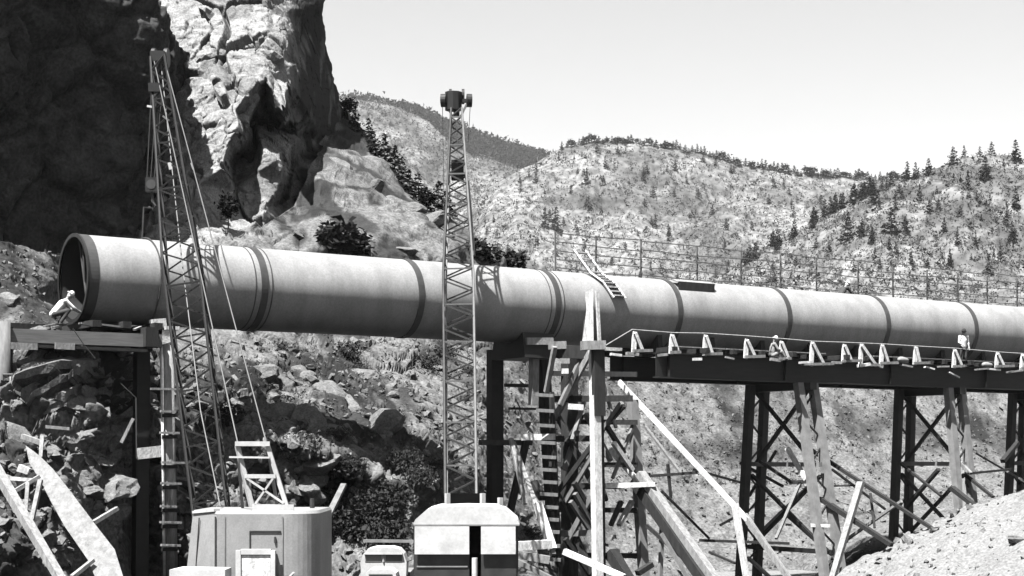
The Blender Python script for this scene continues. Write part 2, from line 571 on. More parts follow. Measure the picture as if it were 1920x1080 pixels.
# ------------------------------------------------------------------ cliff: lit pinnacle
CS = [(-260, 600), (0, 612), (20, 606), (60, 611), (100, 615), (120, 622), (180, 629), (215, 640), (270, 634), (330, 612), (400, 604), (520, 600)]
CL = [
    (200, -260, 116), (400, -260, 113), (520, -260, 111), (570, -260, 117), (640, -260, 131),
    (200, -20, 106), (310, 0, 101), (420, 0, 101), (500, 5, 100), (535, 20, 103), (560, 40, 108), (600, 0, 113), (640, 0, 122),
    (290, 110, 97), (340, 60, 98.2), (420, 70, 97), (500, 60, 97), (535, 70, 98.5), (530, 110, 97), (560, 110, 104), (605, 100, 112), (650, 100, 124),
    (330, 150, 96.2), (400, 128, 95), (440, 132, 94.8), (500, 150, 95), (545, 150, 97.5), (545, 120, 97.5), (580, 150, 106), (650, 150, 124),
    (400, 142, 93.2), (340, 180, 93.8), (470, 165, 92.4), (530, 195, 91.4), (545, 200, 101), (575, 200, 104), (640, 200, 121),
    (345, 250, 92), (440, 205, 91.4), (500, 209, 99), (450, 235, 90.2), (475, 232, 103), (520, 240, 106), (560, 260, 108), (600, 260, 112), (650, 260, 124),
    (380, 290, 90.2), (430, 270, 89.4), (420, 310, 88.8), (440, 300, 100), (470, 285, 103), (370, 350, 88.5),
    (495, 283, 93.5), (520, 300, 93.2), (480, 330, 93), (530, 340, 94.0), (500, 390, 91.5), (470, 400, 92.0), (535, 380, 103), (550, 320, 106), (600, 330, 108), (650, 330, 118),
    (440, 360, 92.5), (410, 350, 90), (430, 410, 89.6), (540, 430, 94), (600, 410, 101), (650, 420, 110),
    (200, 200, 100), (200, 420, 93), (300, 300, 92), (300, 420, 88.6), (380, 420, 87.5), (460, 450, 87.8), (560, 480, 90), (640, 500, 100),
    (200, 530, 88), (400, 530, 84.5), (520, 530, 85.5), (650, 530, 98),
]
NR, NC, NBK = 460, 400, 14
pys = np.linspace(-258, 525, NR)
sil = np.interp(pys, [c[0] for c in CS], [c[1] for c in CS])
sil = sil + 6 * fbm(pys / 30, pys * 0 + 2, pys * 0, 4)
t = np.linspace(0, 1, NC)[None, :]
PX = 205 + (sil[:, None] - 205) * t
PY = np.repeat(pys[:, None], NC, 1)
SY, SD = tri_interp(CL, PX, PY)
SY = 1 / smooth2(1 / SY, 6)
X = (PX - CX) / F * SY
Z = CZ + (HY - PY) / F * SY
n = grid_normal(X, SY, Z)
n = np.stack([smooth2(n[..., k_], 8) for k_ in range(3)], -1)
wv = 0.8 * fbm(X / 7, SY / 9, Z / 7, 2)
D = rock_disp(X * 1.15 + Z * .45 + wv, SY * 0.5, Z * .62 - X * .2 - wv, 5.6, 0.36, 3.4, 0.07, .15, 3) + rock_disp(X * 1.3 + 5, SY * 0.5, Z * .8 - X * .3, 2.1, 0.28, 2.0, 0.07, .2, 11) + rock_disp(X * .7, SY, Z * 1.2 + 7, 0.8, 0.13, 1.6, .1, .2, 23)
D = D + 0.06 * fbm(X * 1.5, SY * 1.5, Z * 1.5, 4)
X, Yd, Z = X - 0.12 * D, SY - 0.88 * D, Z + 0.46 * D
side = np.clip((PX - 540) / 25, 0, 1) * np.clip((430 - PY) / 40, 0, 1)  # darkens the unlit right face: shade painted into the colour
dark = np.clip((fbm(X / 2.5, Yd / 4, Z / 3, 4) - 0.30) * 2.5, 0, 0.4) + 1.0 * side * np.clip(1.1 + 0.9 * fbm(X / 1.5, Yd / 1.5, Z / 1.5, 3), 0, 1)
k = np.arange(1, NBK + 1)[None, :]
Xa = np.hstack([X, X[:, -1:] - 0.25 * k ** 1.5])
Ya = np.hstack([Yd, Yd[:, -1:] + 1.6 * k])
Za = np.hstack([Z, Z[:, -1:] + 0 * k])
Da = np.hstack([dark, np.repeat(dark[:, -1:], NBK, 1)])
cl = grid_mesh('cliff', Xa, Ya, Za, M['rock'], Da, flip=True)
tag(cl, kind='structure')

CG = (Xa, Ya, Za)


def cliff_at(qx, qy):
    j = min(NR - 1, max(0, int(round((qy + 258) / 783 * (NR - 1)))))
    i = min(NC - 1, max(0, int(round((qx - 205) / (sil[j] - 205) * (NC - 1)))))
    return Vector((CG[0][j, i], CG[1][j, i], CG[2][j, i]))


# ------------------------------------------------------------------ cliff: dark wall running back on the left
# an overhanging face running from the left edge to the pinnacle, then turning back
tt, zz = np.meshgrid(np.linspace(-14.0, 13.0, 330), np.linspace(-1, 28.6, 210), indexing='xy')
lean = 0.30 * (zz - 27.5)
along = np.minimum(tt, 0)
back = np.maximum(tt, 0)
bx0 = -18.0 + 0.707 * along + 0.45 * lean * np.where(tt > 0, 1, 1) - 0.05 * back + 0.5 * np.sin(tt / 2.3) * 0.5
by0 = 84.4 + 0.707 * along - 0.707 * lean + back
nx = np.where(tt < 0, 0.68, 0.95)
ny = np.where(tt < 0, -0.68, -0.2)
D = rock_disp(bx0, by0, zz, 5.0, 0.8, 0.5) + rock_disp(bx0 + 3, by0, zz, 1.8, 0.40, 0.5) + rock_disp(bx0, by0 + 4, zz, 0.7, 0.15, 0.5)
D = D - 0.5
xx, yy = bx0 + nx * D, by0 + ny * D
capk = np.arange(1, 15)[:, None]
Xa = np.vstack([xx, xx[-1:] - 1.2 * capk])
Ya = np.vstack([yy, yy[-1:] + 0.9 * capk])
Za = np.vstack([zz, zz[-1:] + 0.25 * capk])
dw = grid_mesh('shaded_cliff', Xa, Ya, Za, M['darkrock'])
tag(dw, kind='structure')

# ------------------------------------------------------------------ far hills
def hill(name, ridge, x0, x1, base_py, yb, yr, nu, nv, amp, size, seed, darkf=None, power=1.0):
    px = np.linspace(x0, x1, nu)
    ry = np.interp(px, [r[0] for r in ridge], [r[1] for r in ridge])
    ry = ry + 2.0 * fbm(px / 40, px * 0 + seed, px * 0, 3)
    t = np.linspace(0, 1, nv)[:, None]
    PX = np.repeat(px[None], nv, 0)
    PY = base_py + (ry[None] - base_py) * t
    Yv = yb + (yr - yb) * t ** power + 0 * PX
    X = (PX - CX) / F * Yv
    Z = CZ + (HY - PY) / F * Yv
    # spurs and gullies, fading to nothing on the crest
    g1 = fbm(X / size + seed, Z / size, Z * 0, 5)
    ga = np.abs(fbm(X / size * 0.7 + Z / size * 0.5 + seed, Z / size * 0.4, Z * 0, 3))
    Dv = amp * (0.6 * g1 + 0.7 * ga) * np.sin(math.pi * np.clip(t, 0, 1)) ** 0.6
    Yd = Yv - Dv
    Zd = Z + 0.25 * Dv
    k = np.arange(1, 9)[:, None]
    Xa = np.vstack([X, np.repeat(X[-1:], 8, 0)])
    Ya = np.vstack([Yd, Yd[-1:] + (yr - yb) * 0.12 * k])
    Za = np.vstack([Zd, Zd[-1:] * (1 - (k / 8) ** 1.3) - 4.8 * (k / 8)])
    # run the foot down to the ground
    Xa = np.vstack([X[:1], Xa])
    Ya = np.vstack([Yd[:1] - yb * 0.12, Ya])
    Za = np.vstack([0 * Zd[:1] - 4.8, Za])
    dk = np.clip((fbm(Xa / size * 1.1, Ya / size, Za / size * 1.6, 4) - 0.02) * 1.1, 0, 0.6)
    if darkf is not None:
        PXa = np.vstack([PX[:1], PX, np.repeat(PX[-1:], 8, 0)])
        PYa = np.vstack([PY[:1], PY, np.repeat(PY[-1:], 8, 0)])
        dk = np.clip(dk + darkf(PXa, PYa), 0, 1)
    o = grid_mesh(name, Xa, Ya, Za, M['hill'], dk, smooth=True)
    tag(o, kind='structure')

    def at(qx, qy):
        """point of the hill seen at about (qx, qy)"""
        r = np.interp(qx, px, ry)
        tt = min(1, max(0, (qy - base_py) / (r - base_py)))
        i = int(round((qx - x0) / (x1 - x0) * (nu - 1)))
        j = int(round(tt * (nv - 1)))
        i = min(nu - 1, max(0, i))
        return Vector((X[j, i], Yd[j, i], Zd[j, i]))
    return at, (lambda q: float(np.interp(q, px, ry)))


RC = [(-500, 130), (100, 120), (350, 150), (540, 170), (600, 175), (650, 186), (700, 191), (730, 196), (790, 216), (840, 236), (900, 258), (960, 276), (1020, 293), (1080, 312), (1140, 330)]
RB = [(100, 560), (450, 520), (760, 470), (820, 425), (880, 385), (930, 345), (980, 315), (1020, 296), (1060, 274), (1110, 264), (1160, 263), (1220, 270), (1300, 284), (1400, 308), (1500, 324),
      (1600, 332), (1700, 338), (1800, 345), (1900, 352), (2300, 330), (2700, 300)]
RA = [(1260, 580), (1330, 535), (1400, 486), (1480, 444), (1560, 398), (1640, 358), (1700, 334), (1760, 312), (1800, 296), (1860, 290), (1920, 292), (2000, 280), (2300, 230), (2600, 240)]


def shade_c(px, py):                    # forest covering the ridge's eastern flank
    edge = np.interp(px, [700, 800, 850, 900, 970, 1020], [192, 232, 285, 300, 318, 320])
    return np.where((px > 760) & (py < edge), 0.9, 0.0)


at_c, rid_c = hill('far_ridge', RC, -500, 1140, 470, 1900, 2300, 620, 120, 50, 90, 5.0, shade_c)
at_b, rid_b = hill('middle_hill', RB, 100, 2700, 640, 900, 1150, 800, 160, 26, 45, 9.0)
at_a, rid_a = hill('near_hill', RA, 1260, 2600, 700, 430, 560, 480, 160, 12, 22, 14.0)

# ------------------------------------------------------------------ spoil heap, lower right
yy, xx = np.meshgrid(np.linspace(52, 84, 200), np.linspace(10, 46, 220), indexing='ij')
rr = np.hypot(xx - 33, (yy - 67) * 0.95)
zz = 9.4 - 0.50 * rr + 0.35 * fbm(xx / 2.2, yy / 2.2, xx * 0, 5) + 0.12 * rock_disp(xx, yy, xx * 0, 0.8, 1.0, 0.3)
zz = np.maximum(zz, -0.8)
hp = grid_mesh('spoil_heap', xx, yy, zz, M['heap'])
tag(hp, kind='structure')

# ------------------------------------------------------------------ the haze
def haze_box():
    m = bpy.data.materials.new('haze_air')
    m.use_nodes = True
    nt = m.node_tree
    for n_ in list(nt.nodes):
        nt.nodes.remove(n_)
    out = nt.nodes.new('ShaderNodeOutputMaterial')
    v = nt.nodes.new('ShaderNodeVolumePrincipled')
    v.inputs['Color'].default_value = (0.9, 0.9, 0.9, 1)
    v.inputs['Density'].default_value = 0.00005
    v.inputs['Anisotropy'].default_value = 0.0
    nt.links.new(v.outputs['Volume'], out.inputs['Volume'])
    b = MB()
    b.box((0, 4300, 327), (13000, 9800, 666))
    o = b.build('haze', m)
    tag(o, kind='stuff')


haze_box()

# ------------------------------------------------------------------ pipeline frame of reference
PD = Vector((0.8275, 0.5614, 0))          # along the pipe, away from its open end
PN = Vector((0.5614, -0.8275, 0))         # level, towards the camera side
A0 = Vector((-14.9, 56.3, 11.05))
RAD = 1.5


def W(s, off=0.0, z=0.0):
    """s metres along the pipe, off metres towards the camera, height z"""
    p = A0 + PD * s + PN * off
    return Vector((p.x, p.y, z))


def s_at(px):
    return 55.0 * (1e4 / (5530.0 - px) - 1.8553)


def lw(px, py, off):
    """where the sight line through (px, py) meets the vertical plane off metres in front of the pipe axis"""
    o = A0 + PN * off
    dx = (px - CX) / F
    Y = (o.x * PN.x + o.y * PN.y) / (dx * PN.x + PN.y)
    return P(px, py, Y)


def s_front(px, off=1.45):
    return (lw(px, 600, off) - A0).dot(PD)


# ------------------------------------------------------------------ the pipe
pipe = thing('steel_pipe', 'huge pale riveted steel pipe resting on the trestle, its open end dark', 'pipe', W(0, 0, A0.z - RAD))
joints = [s_front(x) for x in (496, 790, 1046, 1275, 1480, 1665, 1830)]
cuts = [0.0] + joints
while cuts[-1] < 100:
    cuts.append(cuts[-1] + 6.58)


def ring_pt(s, r, a):
    return A0 + PD * s + PN * (r * math.cos(a)) + Vector((0, 0, 1)) * (r * math.sin(a))


NSEG = 72


def shell(s0, s1, r0, r1=None, n=NSEG, ends=False, ri=None, nl=1):
    r1 = r1 or r0
    b = MB()
    vs, fs = [], []
    for i in range(nl + 1):
        f = i / nl
        for j in range(n):
            vs.append(ring_pt(s0 + (s1 - s0) * f, r0 + (r1 - r0) * f, 2 * math.pi * j / n))
    for i in range(nl):
        for j in range(n):
            fs.append((i * n + j, i * n + (j + 1) % n, (i + 1) * n + (j + 1) % n, (i + 1) * n + j))
    b.add(vs, fs)
    if ends:
        for s in (s0, s1):
            vs = [ring_pt(s, r0, 2 * math.pi * j / n) for j in range(n)] + [ring_pt(s, ri, 2 * math.pi * j / n) for j in range(n)]
            b.add(vs, [(j, (j + 1) % n, n + (j + 1) % n, n + j) for j in range(n)])
    return b


for i in range(len(cuts) - 1):
    shell(cuts[i] + (0.0 if i == 0 else 0.02), cuts[i + 1] - 0.02, RAD + random.uniform(-.006, .006), nl=2).build('pipe_section', M['pipe'], pipe, smooth=True)
for i, s in enumerate(cuts[1:]):
    b = shell(s - 0.13, s + 0.13, RAD + 0.028, ends=True, ri=RAD - 0.02)
    o = b.build('joint_band', M['band'], pipe, smooth=False)
    for q in (-0.34, 0.30):
        if i in (0, 2):
            shell(s + q - 0.02, s + q + 0.02, RAD + 0.012, ends=True, ri=RAD - .01).build('weld_seam', M['band'], pipe)
# the inside, and the thick lip at the open end
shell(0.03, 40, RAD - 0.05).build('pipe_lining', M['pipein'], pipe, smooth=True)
shell(0.0, 0.34, RAD + 0.012, ends=True, ri=RAD - 0.055).build('end_collar', M['band'], pipe)
shell(-0.07, 0.0, RAD + 0.03, ends=True, ri=RAD - 0.10).build('end_lip', M['steel'], pipe)
br = MB().tube([ring_pt(0.25, RAD - .06, R(100)), ring_pt(0.25, RAD - .06, R(-62))], 0.035)
br.build('end_brace', M['rust'], pipe)
br = MB().tube([ring_pt(0.2, RAD - .06, R(80)), ring_pt(0.2, RAD * .3, R(-20)), ring_pt(0.2, RAD - .1, R(-48))], 0.03)
br.build('end_brace', M['rust'], pipe)
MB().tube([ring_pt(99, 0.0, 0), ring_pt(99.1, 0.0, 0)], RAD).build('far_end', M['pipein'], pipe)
# loading board clamped flat on the pipe's upper side
sb0, sb1 = s_front(1264, .9), s_front(1334, .9)
bb = MB()
for i in range(1):
    a, c = W(sb0, 0.95, A0.z + 1.36), W(sb1, 0.95, A0.z + 1.36)
    bb.bar(a, c, 0.42, 0.06, up=(PN * 0.35 + Vector((0, 0, 1))))
o = single('plank', bb, M['pale'], 'pale plank resting along the upper side of the pipe right of the ladder', 'plank')
o.location.z += 0.0
for s_ in (sb0 + .2, sb1 - .2):
    pass
bb = MB().bar(W(sb0 + .05, 1.14, A0.z + 1.16), W(sb1 - .05, 1.14, A0.z + 1.16), 0.05, 0.34, up=(0, 0, 1))  # the plank's cast shadow, put in as a dark bar
single('beam', bb, M['darktimber'], 'short dark beam strapped under the pale plank on the pipe', 'beam')

# sling of wire rope round the first section
sl = s_front(300)
b = MB().tube([ring_pt(sl + 0.02 * math.sin(3 * a), RAD + .05, a) for a in np.linspace(R(95), R(95) - 2 * math.pi, 40)], 0.03, closed=False)
single('cable_sling', b, M['cable'], 'wire rope sling looped round the pipe below the left hook', 'sling')

# ------------------------------------------------------------------ girders under the pipe
GT = 9.30                                 # top of the girders


def plate_girder(name, s0, s1, off, depth, m, label, group, zt=GT, wf=0.42, stiff=6.6):
    t_ = thing(name, label, 'girder', W(s0, off, zt - depth), group)
    MB().bar(W(s0, off, zt - depth / 2), W(s1, off, zt - depth / 2), 0.05, depth - 0.1).build('web', m, t_)
    MB().bar(W(s0, off, zt - .025), W(s1, off, zt - .025), wf, 0.05).build('top_flange', m, t_)
    MB().bar(W(s0, off, zt - depth + .025), W(s1, off, zt - depth + .025), wf, 0.05).build('bottom_flange', m, t_)
    s = s0 + 0.6
    while s < s1:
        for q in (-1, 1):
            MB().box(W(s, off + q * 0.115, zt - depth / 2), (0.04, 0.17, depth - 0.11), Matrix.Rotation(math.atan2(PD.y, PD.x), 3, 'Z')).build('stiffener', m, t_)
        s += stiff
    return t_


plate_girder('plate_girder', s_at(1172), 78, 1.55, 1.05, M['girder'], 'long dark steel girder carrying the pipe on its near side', 'trestle girders')
plate_girder('plate_girder', s_at(1172), 78, -1.55, 1.05, M['girder'], 'long dark steel girder carrying the pipe on its far side', 'trestle girders')
# cross ties on the two girders
s = s_at(1185)
while s < 74:
    b = MB().bar(W(s, -2.3, GT + .11), W(s, 2.25 + random.uniform(-.1, .25), GT + .11), 0.22, 0.2)
    single('cross_tie', b, M['darktimber'], 'dark timber tie laid across the girders under the pipe', 'tie', 'cross ties on the trestle girders')
    s += 1.65
# walkway boards along the near edge
s = s_at(1185)
kk = 0
while s < 72:
    L = random.uniform(2.4, 3.6)
    for j in range(2):
        if random.random() < 0.8:
            b = MB().bar(W(s, 1.75 + .27 * j, GT + .235), W(s + L - .08, 1.75 + .27 * j + random.uniform(-.04, .04), GT + .235), 0.24, 0.045)
            single('walkway_board', b, M['timber'] if random.random() < .5 else M['pale'], 'narrow board laid along the near edge of the girder', 'board', 'walkway boards beside the pipe')
    s += L
# pipe saddles
for s in [s_at(1190) + 2.9 * i for i in range(16)]:
    b = MB()
    vs = []
    prof = []
    for a in np.linspace(R(-140), R(-40), 14):
        prof.append((1.515 * math.cos(a), 11.05 + 1.515 * math.sin(a)))
    outl = [(-1.25, 9.40)] + prof + [(1.25, 9.40)]
    n_ = len(outl)
    for ds in (-.12, .12):
        vs += [W(s + ds, o_, z_) for o_, z_ in outl]
    b.add(vs, [tuple(range(n_)), tuple(range(n_, 2 * n_))[::-1]] + [(i, n_ + i, n_ + (i + 1) % n_, (i + 1) % n_) for i in range(n_)])
    single('pipe_saddle', b, M['darktimber'], 'dark curved timber cradle holding the pipe on the girders', 'saddle', 'saddles under the pipe')

# ------------------------------------------------------------------ bents of the trestle
def bent(px_c, label, w=1.55, batter=0.9, ztop=GT - 1.05, zb=-3.2, mf=None, mb_=None, panels=3, tw=0.34, front=True):
    s = s_at(px_c)
    t_ = thing('trestle_bent', label, 'trestle bent', W(s, 0, zb), 'bents of the pipe trestle')
    mf = mf or M['rust']
    mb_ = mb_ or M['steel']
    H = ztop - zb
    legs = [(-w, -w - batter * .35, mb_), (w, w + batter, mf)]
    for o0, o1, m in legs:
        for ds in (-.55, .55):
            MB().bar(W(s + ds * .8, o0, ztop), W(s + ds, o1, zb), tw, tw).build('leg', m, t_)
        for i in range(9):
            z0 = ztop - H * (i + .3) / 9.6
            f = (ztop - z0) / H
            z1 = z0 - H / 12
            f1 = (ztop - z1) / H
            q = 1 if i % 2 else -1
            MB().bar(W(s - q * .5, o0 + (o1 - o0) * f, z0), W(s + q * .5, o0 + (o1 - o0) * f1, z1), .07, .07).build('lacing_bar', mb_, t_)
    MB().bar(W(s, -w - .5, ztop - .16), W(s, w + .5, ztop - .16), 0.4, 0.32).build('cap_beam', mb_, t_)
    for i in range(panels):
        f0, f1 = (i + .08) / panels, (i + .95) / panels
        za, zb_ = ztop - H * f0, ztop - H * f1
        def oo(side, f):
            o0, o1 = legs[side][0], legs[side][1]
            return o0 + (o1 - o0) * f
        MB().bar(W(s - .1, oo(0, f0), za), W(s - .1, oo(1, f1), zb_), .17, .13).build('diagonal_brace', mb_ if i < 2 else mf, t_)
        MB().bar(W(s + .1, oo(1, f0), za), W(s + .1, oo(0, f1), zb_), .17, .13).build('diagonal_brace', mb_, t_)
        MB().bar(W(s, oo(0, f1) - .2, zb_), W(s, oo(1, f1) + .2, zb_), .2, .2).build('cross_strut', mb_ if i % 2 else mf, t_)
    return t_


M['leg_pale'] = mat('dusty_steel_leg', 0.34, 0.8, 0.3, 2.0)  # paler than the back legs: sunlight on the front legs is in the colour
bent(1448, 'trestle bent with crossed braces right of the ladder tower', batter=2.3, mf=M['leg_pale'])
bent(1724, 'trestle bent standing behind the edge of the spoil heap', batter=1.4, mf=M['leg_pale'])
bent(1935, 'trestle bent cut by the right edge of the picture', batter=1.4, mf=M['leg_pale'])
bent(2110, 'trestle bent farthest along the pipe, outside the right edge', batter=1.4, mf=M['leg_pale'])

# central bent: dark steel post with knee brace
s = s_at(966)
t_ = thing('steel_bent', 'dark single post bent with a knee brace under the middle of the pipe', 'trestle bent', W(s, -1.5, 1))
for off in (-1.55,):
    MB().bar(W(s - .25, off, 9.35), W(s - .25, off, 0.5), .58, .4).build('post', M['steel'], t_)
MB().bar(W(s + .95, -1.0, 5.7), W(s + .1, -1.3, 1.9), .26, .2).build('knee_brace', M['steel'], t_)
MB().bar(W(s - 1.2, -1.2, 5.55), W(s + 1.3, -1.2, 5.55), .25, .22).build('cross_strut', M['rust'], t_)
MB().bar(W(s, -1.2, 7.9), W(s + 2.2, -1.2, 7.9), .14, .14).build('cross_strut', M['steel'], t_)
MB().bar(W(s + .2, -1.2, 6.95), W(s + 2.4, -1.2, 6.95), .1, .1).build('cross_strut', M['steel'], t_)
prof = [(1.53 * math.cos(a), 11.05 + 1.53 * math.sin(a)) for a in np.linspace(R(-150), R(-30), 14)]
prof = prof[2:-2]
outl = [(-1.2, 8.9)] + prof + [(1.2, 8.9)]
vs = []
for ds in (-.75, .75):
    vs += [W(s + ds + .1, o_, z_) for o_, z_ in outl]
n_ = len(outl)
MB().add(vs, [tuple(range(n_)), tuple(range(n_, 2 * n_))[::-1]] + [(i, n_ + i, n_ + (i + 1) % n_, (i + 1) % n_) for i in range(n_)]).build('cradle', M['steel'], t_)

# timber tower beside it
tw = thing('timber_tower', 'tall braced timber tower standing under the pipe beside the long ladder', 'tower', P(1080, 1150, 63.5))


def pb(px0, py0, Y0, px1, py1, Y1, w, name, m, parent, h=None):
    return MB().bar(P(px0, py0, Y0), P(px1, py1, Y1), w, h or w).build(name, m, parent)


YT = 63.6
pb(1016, 645, 67.4, 1048, 1150, 67.4, .42, 'post', M['darktimber'], tw)
pb(1068, 650, 66.2, 1068, 1150, 66.0, .5, 'post', M['darktimber'], tw)
pb(1114, 645, 63.6, 1122, 1150, 63.0, .33, 'post', M['white'], tw, .3)
pb(1121, 655, 63.5, 1123, 780, 63.4, .5, 'post', M['darktimber'], tw, .2)
pb(1125, 690, 63.9, 1131, 1150, 63.4, .18, 'post', M['darktimber'], tw)
pb(1186, 750, 66.0, 1212, 1150, 65.5, .36, 'post', M['leg_pale'], tw, .3)
pb(1002, 650, 66, 1000, 760, 66, .30, 'post', M['pale'], tw)
pb(985, 640, 65.5, 1035, 640, 66, .28, 'cap_beam', M['pale'], tw)
pb(1030, 648, 64.6, 1060, 647, 64.8, .3, 'cap_beam', M['pale'], tw)
pb(1090, 648, 63.2, 1134, 647, 63.4, .34, 'cap_beam', M['pale'], tw)
pb(1045, 660, 65, 1120, 662, 64.6, .5, 'cap_beam', M['darktimber'], tw)
for y0, y1, mm, Yd_ in ((655, 785, 'pale', 64.4), (905, 770, 'darktimber', 64.5), (930, 1060, 'timber', 64.5), (1075, 915, 'darktimber', 64.7)):
    pb(1110, y0, Yd_, 1040, y1, Yd_ + .9, .2, 'diagonal_brace', M[mm], tw)
for x0, y0, x1, y1, mm in ((1040, 650, 1024, 735, 'pale'), (1110, 835, 1040, 930, 'darktimber'), (1116, 845, 1060, 940, 'timber'),
                           (1078, 925, 1112, 985, 'timber'), (1076, 905, 1112, 965, 'darktimber'), (1070, 940, 1110, 1000, 'timber'),
                           (1166, 755, 1132, 805, 'timber'), (1170, 760, 1134, 800, 'darktimber'), (1060, 1010, 1115, 1090, 'darktimber'),
                           (1050, 760, 1100, 650, 'timber'), (1138, 800, 1170, 850, 'darktimber'), (1150, 830, 1186, 882, 'white')):
    pb(x0, y0, 64.2, x1, y1, 64.9, .17, 'diagonal_brace', M[mm], tw)
for y, x0, x1, mm in ((748, 1036, 1186, 'darktimber'), (823, 1040, 1112, 'darktimber'), (912, 1075, 1162, 'darktimber'), (820, 980, 1040, 'white'), (1000, 1045, 1130, 'timber')):
    pb(x0, y, 65.2, x1, y - 1, 64.6, .24, 'cross_strut', M[mm], tw)
pb(1065, 762, 64, 1094, 764, 64, .22, 'cross_strut', M['white'], tw)
pb(1050, 677, 64.3, 1068, 677, 64.3, .2, 'block', M['pale'], tw)
pb(1053, 696, 64.3, 1066, 696, 64.3, .2, 'block', M['white'], tw)

random.seed(61)
for i in range(7):
    xa, ya = random.uniform(1030, 1185), random.uniform(690, 960)
    dx_, dy_ = random.choice((-1, 1)) * random.uniform(20, 55), random.uniform(50, 110)
    pb(xa, ya, 65.5, min(1190, max(1025, xa + dx_)), ya + dy_, random.uniform(64.3, 65.3), random.uniform(.10, .2), 'diagonal_brace', M[random.choice(('darktimber', 'darktimber', 'timber', 'pale'))], tw)
for y in (700, 790, 870, 955, 1040):
    pb(1030, y, 66.3, 1195, y + 2, 65.6, .2, 'cross_strut', M['darktimber'], tw)
# long ladder on the left of the tower
ld = thing('timber_ladder', 'long timber ladder with stubby rungs on the left side of the timber tower', 'ladder', P(1030, 1140, 64.6))
pb(1034, 735, 64.8, 1052, 1140, 64.4, .16, 'rail', M['darktimber'], ld)
for i, y in enumerate((740, 769, 797, 829, 856, 880, 903, 926, 950, 973, 996, 1022, 1048)):
    x = 1008 + (y - 740) * 0.045
    MB().bar(P(x - 4, y, 64.4), P(x + 30, y + 2, 64.3), .16, .13).build('rung', M['timber'], ld)

# boards leaning against the pipe and a white ladder over its crown
bo = thing('board', 'wide white board leaning upright against the pipe under the ladder', 'board', W(s_at(1100), 1.75, 9.7))
MB().add([P(1091, 642, 66.8), P(1113, 642, 66.6), P(1112, 541, 66.5), P(1098, 548, 66.6),
          P(1091, 642, 66.86), P(1113, 642, 66.66), P(1112, 541, 66.56), P(1098, 548, 66.66)],
         [(0, 1, 2, 3), (7, 6, 5, 4), (0, 4, 5, 1), (1, 5, 6, 2), (2, 6, 7, 3), (3, 7, 4, 0)]).build('board_face', M['white'], bo)
bo2 = MB().bar(P(1124, 642, 66.2), P(1119, 545, 66.2), .13, .08)
single('post', bo2, M['white'], 'thin white upright beside the wide board leaning on the pipe', 'post')
wl = thing('ladder', 'short white ladder lying over the crown of the pipe', 'ladder', lw(1130, 562, 1.5))
sA = s_front(1116, .6)
path = [ring_pt(sA - .42, RAD + .95, R(88)), ring_pt(sA - .05, RAD + .12, R(62)), ring_pt(sA + .22, RAD + .12, R(40)), ring_pt(sA + .5, RAD + .14, R(14))]
side_ = PD * 0.30
for q in (-1, 1):
    MB().tube([p_ + side_ * q for p_ in path], .06, 5).build('rail', M['white'], wl)
for i in range(11):
    f = (i + .4) / 11 * 3
    k_ = min(2, int(f))
    p_ = path[k_].lerp(path[k_ + 1], f - k_)
    MB().bar(p_ - side_, p_ + side_, .13, .05).build('rung', M['white'], wl)

# ------------------------------------------------------------------ left end support
gl = thing('timber_girder', 'wide grey timber girder under the open end of the pipe', 'girder', lw(160, 660, 1.45))
a, c = lw(14, 629, 1.45), lw(300, 640, 1.45)
MB().bar(a, c, .40, .44).build('upper_beam', M['gbeam'], gl)
a, c = lw(14, 647, 1.60), lw(272, 658, 1.60)
MB().bar(a, c, .45, .10).build('lower_shelf', M['darktimber'], gl)
for x0, x1 in ((20, 70), (103, 140)):
    MB().bar(lw(x0, 648, 1.85), lw(x1, 650, 1.85), .05, .22).build('facing_board', M['pale'], gl)
a, c = lw(14, 622, -1.6), lw(300, 634, -1.6)
MB().bar(a, c, .4, .6).build('far_beam', M['darktimber'], gl)
MB().bar(lw(268, 632, 1.62), lw(292, 633, 1.62), .5, .66).build('end_block', M['darktimber'], gl)
for i, s in enumerate((s_at(150), s_at(205), s_at(262))):
    MB().bar(W(s, -1.8, 9.42), W(s, 1.65, 9.42), .30, .22).build('cross_sill', M['darktimber'], gl)
for (x0, y0, x1, y1, w_) in ((83, 612, 112, 607, .14), (100, 614, 134, 606, .12), (150, 606, 182, 612, .16), (176, 607, 232, 614, .2), (252, 618, 264, 613, .12)):
    b = MB().bar(lw(x0, y0, 1.5), lw(x1, y1, 1.3), w_, .06)
    single('scrap_board', b, M['pale'], 'pale offcut of board lying on the grey girder under the pipe end', 'board', 'offcuts on the left girder')
# wire hanging from the girder
single('wire', MB().tube([lw(136, 615, 1.9), lw(160, 650, 1.95), lw(178, 672, 2.0)], .018, 5), M['cable'], 'thin wire hanging over the grey girder below the crouching man', 'wire')

# left edge column
lc = thing('steel_column', 'dusty round column at the left edge holding the grey girder', 'column', lw(8, 1000, 1.7))
MB().tube([lw(8, 603, 1.7), lw(8, 815, 1.7)], .20, 12).build('shaft', M['timber'], lc, smooth=True)
MB().tube([lw(19, 612, 1.5), lw(19, 806, 1.5)], .09, 8).build('guard_pipe', M['darktimber'], lc)
MB().tube([lw(20, 706, 2.0), lw(19, 800, 2.0)], .03, 6).build('conduit', M['white'], lc)
